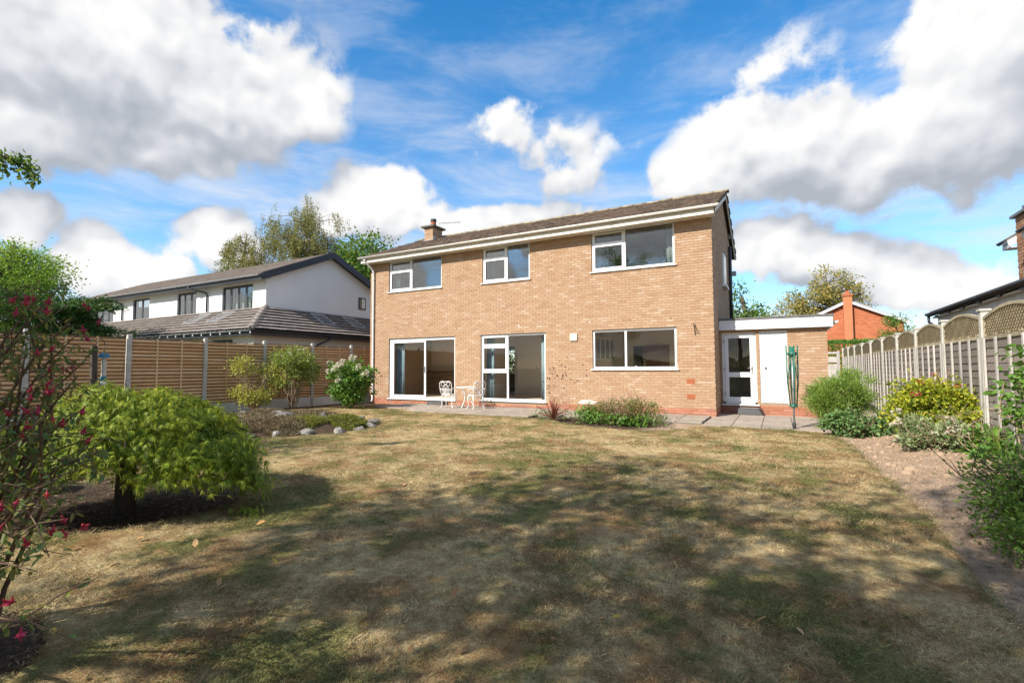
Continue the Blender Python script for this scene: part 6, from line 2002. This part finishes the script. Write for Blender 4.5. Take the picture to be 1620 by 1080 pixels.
# --- right border
es_, Cs, rs_ = shrub('golden_shrub', (2.2, 10.25, .08), [(2.13, 10.1, .70, .46, .5, .36), (2.05, 10.2, .45, .42, .45, .32), (2.40, 9.85, .60, .22, .4, .32)], 190, .15, 75, .055, .038, LM_SPIREA,
      'rounded golden-leaved shrub against the lapped fence', 73, h=1.2, spread=.55, n_st=18)
ep_, Cp, rp_ = shrub('pale_leaf_plant', (2.02, 9.35, .05), [(1.95, 9.4, .24, .30, .28, .22), (2.2, 9.2, .24, .26, .28, .20), (1.80, 9.6, .32, .2, .25, .18)], 80, .12, 50, .058, .034, LM_PALE,
      'pale grey-green leafy plant with flat whitish flower heads below the golden shrub', 74, h=.5, spread=.5, n_st=22, upb=.5)
blooms(ep_, Cp, rp_, 12, .075, LM_PETALW, .4, flat=.25, L=.03)
blooms(es_, Cs, rs_, 5, .05, LM_PETALR, .5, name='pink_flower', petals=18, L=.028)
shrub('leafy_perennial', (2.36, 8.65, .1), [(2.36, 8.75, .24, .2, .28, .2), (2.4, 8.5, .2, .18, .25, .15)], 24, .13, 30, .085, .055, LM_HYD,
      'low broad-leaved green plant beside the pale flowering plant', 75, h=.3, spread=.3, n_st=10, kind='oval')
er_, Cr_, rr_ = shrub('climbing_rose', (2.3, 7.0, .14), [(2.36, 7.0, 1.0, .28, .32, .32), (2.42, 6.9, .5, .24, .3, .26), (2.36, 7.25, 1.35, .13, .2, .2)], 44, .13, 26, .058, .042, LM_HYD,
      'open rose bush with dark green leaves at the right edge before the lapped fence', 76, h=1.3, spread=.3, n_st=5, kind='oval')
shrub('privet_bush', (1.68, 4.85, .08), [(1.72, 4.9, .34, .42, .45, .36), (1.55, 4.5, .22, .26, .3, .24), (1.55, 5.2, .26, .25, .3, .26), (1.95, 4.5, .38, .4, .45, .35)], 200, .12, 95, .034, .018, LM_GREEN,
      'low spreading small-leaved bush at the bottom right edge of the lawn', 77, h=.6, spread=.55, n_st=26, stem=BARK)
irs = empty('strap_leaf_clump', (2.35, 8.0, .12), 'few upright yellow-green strap leaves near the foot of the lapped fence', 'plant')
rngc = np.random.default_rng(78)
for k in range(12):
    a = rngc.uniform(0, 6.28); h_ = rngc.uniform(.35, .75); dx, dy = math.cos(a), math.sin(a)
    b = MB(); V = []
    for q in range(5):
        t = q/4; r_ = .25*h_*t*t+.04; w = .012*(1-t**2)+.001
        V += [(2.35+dx*r_-dy*w, 8.0+dy*r_+dx*w, .08+h_*t*(1-.15*t)), (2.35+dx*r_+dy*w, 8.0+dy*r_-dx*w, .08+h_*t*(1-.15*t))]
    b.v = V; b.f = [(q*2, q*2+1, q*2+3, q*2+2) for q in range(4)]; b.smooth = [True]*4
    b.build('leaf', LM_ROSEMARY, irs)

# ------------------------------------------------------------------ rockery
rngc = np.random.default_rng(81)
def stone_mesh(seed):
    rg = np.random.default_rng(seed)
    bm_ = __import__('bmesh').new()
    __import__('bmesh').ops.create_icosphere(bm_, subdivisions=3, radius=1)
    off = rg.random(3)*40
    pl_ = [(unit(rg.normal(size=(1, 3)))[0], rg.uniform(.55, .9)) for _ in range(9)]
    for v in bm_.verts:
        p = np.array(v.co)
        for n_, h_ in pl_:
            k = p@n_
            if k > h_: p = p-n_*(k-h_)*.85
        p = p*(1+.22*float(fbm(p[0]*1.6+off[0], p[1]*1.6+p[2]*1.3+off[1], 4)))
        v.co = p
    me = bpy.data.meshes.new('stone'); bm_.to_mesh(me); bm_.free()
    me.materials.append(STONE)
    return me
sm_ = [stone_mesh(200+k) for k in range(6)]
stones = [  # x, y, size x, y, z
    (-8.05, 7.25, .24, .18, .15), (-8.0, 7.75, .18, .15, .12), (-8.25, 8.35, .20, .16, .10), (-8.7, 8.85, .26, .18, .10), (-9.3, 9.05, .22, .16, .10), (-9.9, 9.05, .22, .2, .13),
    (-10.6, 8.9, .34, .24, .20), (-11.3, 8.6, .30, .22, .18), (-12.0, 8.2, .26, .2, .16), (-8.45, 6.75, .20, .16, .14), (-8.8, 6.35, .24, .16, .14), (-9.1, 5.95, .22, .16, .12),
    (-9.0, 7.6, .22, .18, .13), (-9.5, 7.1, .28, .2, .13), (-9.7, 8.2, .22, .16, .12), (-10.2, 7.5, .30, .2, .14), (-9.8, 6.3, .24, .18, .12), (-10.8, 7.9, .26, .2, .15), (-11.4, 7.3, .26, .2, .14), (-10.5, 6.6, .26, .18, .13)]
swords = ['large pale', 'small grey', 'flat', 'pitted', 'mossy', 'dark']
slabels = ['rounded pale stone at the near right corner of the rockery', 'small stone just behind the rounded corner stone of the rockery', 'stone at the right tip of the rockery', 'flat stone on the far right rim of the rockery', 'stone on the far rim of the rockery below the cream-flowered bush', 'stone on the far rim of the rockery left of the flat ones',
           'large pale pitted stone standing highest at the back of the rockery', 'second large stone at the back of the rockery, left of the highest', 'leftmost stone at the back of the rockery', 'stone on the near rim of the rockery beside the rounded corner stone', 'stone in the middle of the near rim of the rockery', 'leftmost stone on the near rim of the rockery',
           'stone inside the rockery near its right end', 'stone in the centre of the rockery among brown heather', 'stone inside the rockery near the far rim', 'pale stone in the middle of the rockery mound', 'stone low in the near left part of the rockery', 'stone high in the back left part of the rockery', 'stone far left inside the rockery near the fence', 'stone in the near left heather of the rockery']
for i, (x, y, a, b_, c) in enumerate(stones):
    o = bpy.data.objects.new('rockery_stone', sm_[i % 6]); COL.objects.link(o)
    o.location = (x, y, float(soil_h(x, y))+c*.25); o.scale = (a*.80, b_*.72, c*.72); o.rotation_euler = (rngc.normal()*.2, rngc.normal()*.15, rngc.random()*6)
    tag(o, slabels[i], 'stone', 'stones of the rockery')
hl_ = ['brown heather mat at the near left of the rockery', 'brown heather mat in the middle of the rockery', 'brown heather mat at the back left of the rockery', 'brown heather mat on the near rim of the rockery', 'mossy yellow-green mat at the right of the rockery', 'mossy yellow-green mat behind the near stones of the rockery', 'brown heather mat by the far rim of the rockery', 'brown heather mat at the far left of the rockery']
for i, (x, y, r_, lm, h_) in enumerate(((-9.9, 6.0, .62, LM_HEATHER, .14), (-9.3, 6.7, .6, LM_HEATHER, .15), (-11.2, 7.8, .7, LM_HEATHER, .15), (-8.9, 6.6, .45, LM_HEATHER, .13), (-8.6, 7.9, .5, LM_HEATHG, .10), (-9.0, 7.2, .52, LM_HEATHG, .12), (-10.1, 8.2, .6, LM_HEATHER, .13), (-10.9, 6.7, .7, LM_HEATHER, .15))):
    z = float(soil_h(x, y))
    e = empty('heather_mat', (x, y, z), hl_[i], 'plant', 'low mats of the rockery')
    m_ = 6500; th = rngc.uniform(0, 6.28, m_); rr = np.sqrt(rngc.random(m_))*r_*(1+.2*np.sin(th*3+i))
    P = np.stack([x+rr*np.cos(th), y+rr*np.sin(th), np.zeros(m_)], 1); P[:, 2] = soil_h(P[:, 0], P[:, 1])+h_*rngc.random(m_)*(1-(rr/r_/1.2)**2)
    lv = Leaves(); lv.add(P, rngc.normal(size=(m_, 3))*.6+np.array([0, 0, .8]), rngc.normal(size=(m_, 3)), rngc.uniform(.03, .085, m_), .012); lv.build('sprigs', lm, e)['kind'] = 'stuff'
# a big dark stone and a fallen branch in the maple bed
o = bpy.data.objects.new('garden_stone', sm_[2]); COL.objects.link(o); o.location = (-7.15, 2.35, .06); o.scale = (.24, .17, .11)
tag(o, 'grey stone lying at the left of the bed under the weeping maple', 'stone')

# ------------------------------------------------------------------ grass blades and litter
def tuft(seed, n, h, spread, w):
    rg = np.random.default_rng(seed); lv = Leaves()
    a = rg.uniform(0, 6.28, n); P = np.stack([rg.normal(size=n)*spread, rg.normal(size=n)*spread, np.zeros(n)-.004], 1)
    D = np.stack([np.cos(a), np.sin(a), rg.uniform(.08, 1.3, n)], 1)
    lv.add(P, D, np.stack([rg.normal(size=n)*.3, rg.normal(size=n)*.3, np.ones(n)], 1), h*np.exp(rg.normal(size=n)*.4), w, 'diamond', fold=.1, curl=.12)
    o = lv.build('grass_tuft', BLADE, None)
    COL.objects.unlink(o)
    return o
tcol = bpy.data.collections.new('grass_tufts')
for k in range(8):
    tcol.objects.link(tuft(300+k, 30, .017+.003*(k % 4), .036, .0029))
def scatter(name, P, S, col, kind='stuff'):
    me = bpy.data.meshes.new(name); me.vertices.add(len(P)); me.vertices.foreach_set('co', P.astype(np.float32).ravel())
    at_ = me.attributes.new('size', 'FLOAT', 'POINT'); at_.data.foreach_set('value', S.astype(np.float32))
    o = bpy.data.objects.new(name, me); COL.objects.link(o); o['kind'] = kind
    ng = bpy.data.node_groups.new(name, 'GeometryNodeTree')
    ng.interface.new_socket('Geometry', in_out='INPUT', socket_type='NodeSocketGeometry'); ng.interface.new_socket('Geometry', in_out='OUTPUT', socket_type='NodeSocketGeometry')
    N = ng.nodes; gi = N.new('NodeGroupInput'); go = N.new('NodeGroupOutput')
    ci = N.new('GeometryNodeCollectionInfo'); ci.inputs['Collection'].default_value = col; ci.inputs['Separate Children'].default_value = True; ci.inputs['Reset Children'].default_value = True
    ip = N.new('GeometryNodeInstanceOnPoints'); ip.inputs['Pick Instance'].default_value = True
    ri = N.new('FunctionNodeRandomValue'); ri.data_type = 'INT'; ri.inputs['Min'].default_value = 0; ri.inputs['Max'].default_value = len(col.objects)-1
    rr = N.new('FunctionNodeRandomValue'); rr.data_type = 'FLOAT_VECTOR'; rr.inputs['Min'].default_value = (-.12, -.12, 0); rr.inputs['Max'].default_value = (.12, .12, 6.283)
    na = N.new('GeometryNodeInputNamedAttribute'); na.data_type = 'FLOAT'; na.inputs['Name'].default_value = 'size'
    Lk = ng.links.new
    Lk(gi.outputs[0], ip.inputs['Points']); Lk(ci.outputs[0], ip.inputs['Instance'])
    iv = [s for s in ri.outputs if s.type == 'INT'][0]; vv = [s for s in rr.outputs if s.type == 'VECTOR'][0]; fv = [s for s in na.outputs if s.type == 'VALUE' and s.enabled][0]
    Lk(iv, ip.inputs['Instance Index']); Lk(vv, ip.inputs['Rotation']); Lk(fv, ip.inputs['Scale'])
    Lk(ip.outputs[0], go.inputs[0])
    md = o.modifiers.new('scatter', 'NODES'); md.node_group = ng
    return o
rg = np.random.default_rng(91)
pts = []
for (r0, r1, dens, sc) in ((1.2, 3.2, 1350, .95), (3.2, 5.5, 850, 1.05), (5.5, 8.5, 460, 1.2), (8.5, 16.5, 220, 1.4)):
    n = int(math.pi*(r1*r1-r0*r0)*dens*.36)
    a = YAW+rg.uniform(-.36*math.pi/1.0, .36*math.pi/1.0, n)*1.0
    r_ = np.sqrt(rg.uniform(r0*r0, r1*r1, n))
    x = -np.sin(a)*r_; y = np.cos(a)*r_
    s = lawn_sdf(x, y)
    den = np.clip(.66+1.0*fbm(x*1.3+4, y*1.3, 3)+1.1*fbm(x*7, y*7+3, 2), .06, 1)
    k = (s > .0) & (rg.random(n) < den)
    x, y = x[k], y[k]
    pts.append(np.stack([x, y, lawn_h(x, y)-.012*(1-smooth01(s[k]/.06)), sc*rg.uniform(.6, 1.25, len(x))*(.75+.5*np.clip(fbm(x*2, y*2+9, 2)+.5, 0, 1))], 1))
Q = np.concatenate(pts)
scatter('grass', Q[:, :3], Q[:, 3], tcol)['label'] = 'short dry patchy grass of the lawn'
# dry ragged edge of the turf
n = 30000; x = rg.uniform(-9.5, 1.5, n); y = rg.uniform(.3, 12.6, n); s = lawn_sdf(x, y); k = (s > -.07) & (s < .05); x, y, s = x[k], y[k], s[k]
Q2 = np.stack([x, y, np.where(s > 0, lawn_h(x, y)-.01, -.03), rg.uniform(.9, 1.4, len(x))], 1)
scatter('edge_grass', Q2[:, :3], Q2[:, 3], tcol)['label'] = 'ragged grass along the edges of the turf'
# fallen leaves
LM_FALL = leaf_mat('fallen_leaf', [(.22, .10, .035), (.34, .17, .06), (.45, .25, .11), (.50, .33, .16)], .15)
LM_FALLY = leaf_mat('fallen_yellow_leaf', [(.50, .33, .03), (.58, .40, .05)], .2)
fmesh = []
for k in range(4):
    lv = Leaves(); lv.add(np.zeros((1, 3)), np.array([[1, 0, .12]]), np.array([[0, .2*k-.3, 1]]), .06, .032, 'oval', fold=.25, curl=-.15-.1*k)
    o = lv.build('fallen_leaf', LM_FALL, None); COL.objects.unlink(o); fmesh.append(o.data)
fy = fmesh[0].copy(); fy.materials[0] = LM_FALLY
for i, (px_, py_) in enumerate(((530, 535+325), (215, 857), (350, 835), (280, 862), (345, 932), (715, 953), (610, 848), (645, 1040), (430, 838), (1010, 902), (1215, 900), (345, 1035-100), (560, 905), (120, 870), (185, 893), (480, 1042-70), (870, 1010), (960, 985), (1195, 990), (720, 1040), (1490, 940), (910, 860), (1330, 830), (640, 770), (1260, 1000), (405, 833), (308, 872), (1100, 965))):
    d = CF + (px_-810)/772.7*CR - (py_-540)/772.7*CU; t = -CAM_H/d.z; x, y = d.x*t, d.y*t
    o = bpy.data.objects.new('fallen_leaf', fmesh[i % 4]); COL.objects.link(o)
    o.location = (x, y, float(lawn_h(x, y))+.022); o.rotation_euler = (rg.normal()*.3, rg.normal()*.3, rg.random()*6); s = rg.uniform(.8, 1.4); o.scale = (s, s, s)
    tag(o, 'curled tan leaf fallen on the dry lawn', 'leaf', 'tan leaves fallen on the lawn')
for i, (px_, py_) in enumerate(((437, 898), (583, 995), (969, 984))):
    d = CF + (px_-810)/772.7*CR - (py_-540)/772.7*CU; t = -CAM_H/d.z; x, y = d.x*t, d.y*t
    o = bpy.data.objects.new('fallen_leaf', fy); COL.objects.link(o); o.location = (x, y, float(lawn_h(x, y))+.022); o.rotation_euler = (rg.normal()*.3, rg.normal()*.3, rg.random()*6)
    tag(o, ('bright yellow leaf on the lawn in line with the maple bed', 'bright yellow leaf near the bottom edge of the lawn', 'yellow-brown leaf on the lawn towards the right border')[i], 'leaf', 'yellow leaves fallen on the lawn')
# leaf litter and clods under the maple and in the right border
def litter(name, n, xr, yr, ok, lm, L, W, label, lift=.01):
    x = rg.uniform(*xr, n); y = rg.uniform(*yr, n); k = ok(x, y); x, y = x[k], y[k]; n = len(x)
    lv = Leaves(); P = np.stack([x, y, soil_h(x, y)+lift], 1)
    lv.add(P, np.stack([rg.normal(size=n), rg.normal(size=n), rg.normal(size=n)*.15], 1), np.stack([rg.normal(size=n)*.3, rg.normal(size=n)*.3, np.ones(n)], 1), L*np.exp(rg.normal(size=n)*.4), W, 'diamond')
    o = lv.build(name, lm, None); o['kind'] = 'stuff'; o['label'] = label
inb = lambda x, y: lawn_sdf(x, y) < -.06
litter('leaf_litter', 3000, (-7.6, -4.4), (1.2, 3.8), inb, LM_HEATHER, .04, .012, 'brown leaf litter under the weeping maple', .012)
litter('bed_litter', 3500, (1.1, 2.5), (2.5, 11), inb, leaf_mat('dry_debris', [(.16, .10, .06), (.30, .21, .12), (.42, .32, .2)], .05), .035, .008, 'dry twigs and leaf scraps on the bare border soil')
litter('fence_litter', 2500, (-14.8, -12.5), (6, 12.6), inb, LM_FALL, .05, .03, 'dry leaves along the foot of the slatted fence')
# clods of soil
n = 3600; x = rg.uniform(1.0, 2.5, n); y = rg.uniform(2.2, 11.5, n); x = np.concatenate([x, rg.uniform(-5.2, -1.7, 260)]); y = np.concatenate([y, rg.uniform(10.3, 11.6, 260)])
k = lawn_sdf(x, y) < -.05; x, y = x[k], y[k]
cl_ = bpy.data.collections.new('soil_clods')
for q in range(3):
    b = MB(); b.v = [tuple(np.array(v)*(.8+.4*rg.random(3))) for v in ((-1, -1, -.6), (1, -1, -.6), (1, 1, -.6), (-1, 1, -.6), (-.7, -.6, .6), (.6, -.7, .5), (.7, .6, .7), (-.6, .7, .55))]
    b.f = [(0, 3, 2, 1), (4, 5, 6, 7), (0, 1, 5, 4), (1, 2, 6, 5), (2, 3, 7, 6), (3, 0, 4, 7)]; b.smooth = [True]*6
    o = b.build('soil_clod', SOIL); COL.objects.unlink(o); cl_.objects.link(o)
scatter('soil_clods', np.stack([x, y, soil_h(x, y)+.002], 1), .008*np.exp(rg.normal(size=len(x))*.65), cl_)['label'] = 'small clods on the bare soil of the beds'

shrub('front_garden_shrub', (-12.3, 23.0, -.16), [(-12.3, 23.0, 1.2, 1.2, .8, 1.2)], 60, .3, 40, .12, .08, LM_HYD, 'green shrub beyond the house, glimpsed through the far window of the room', 95, h=1.8, spread=.8, n_st=10)
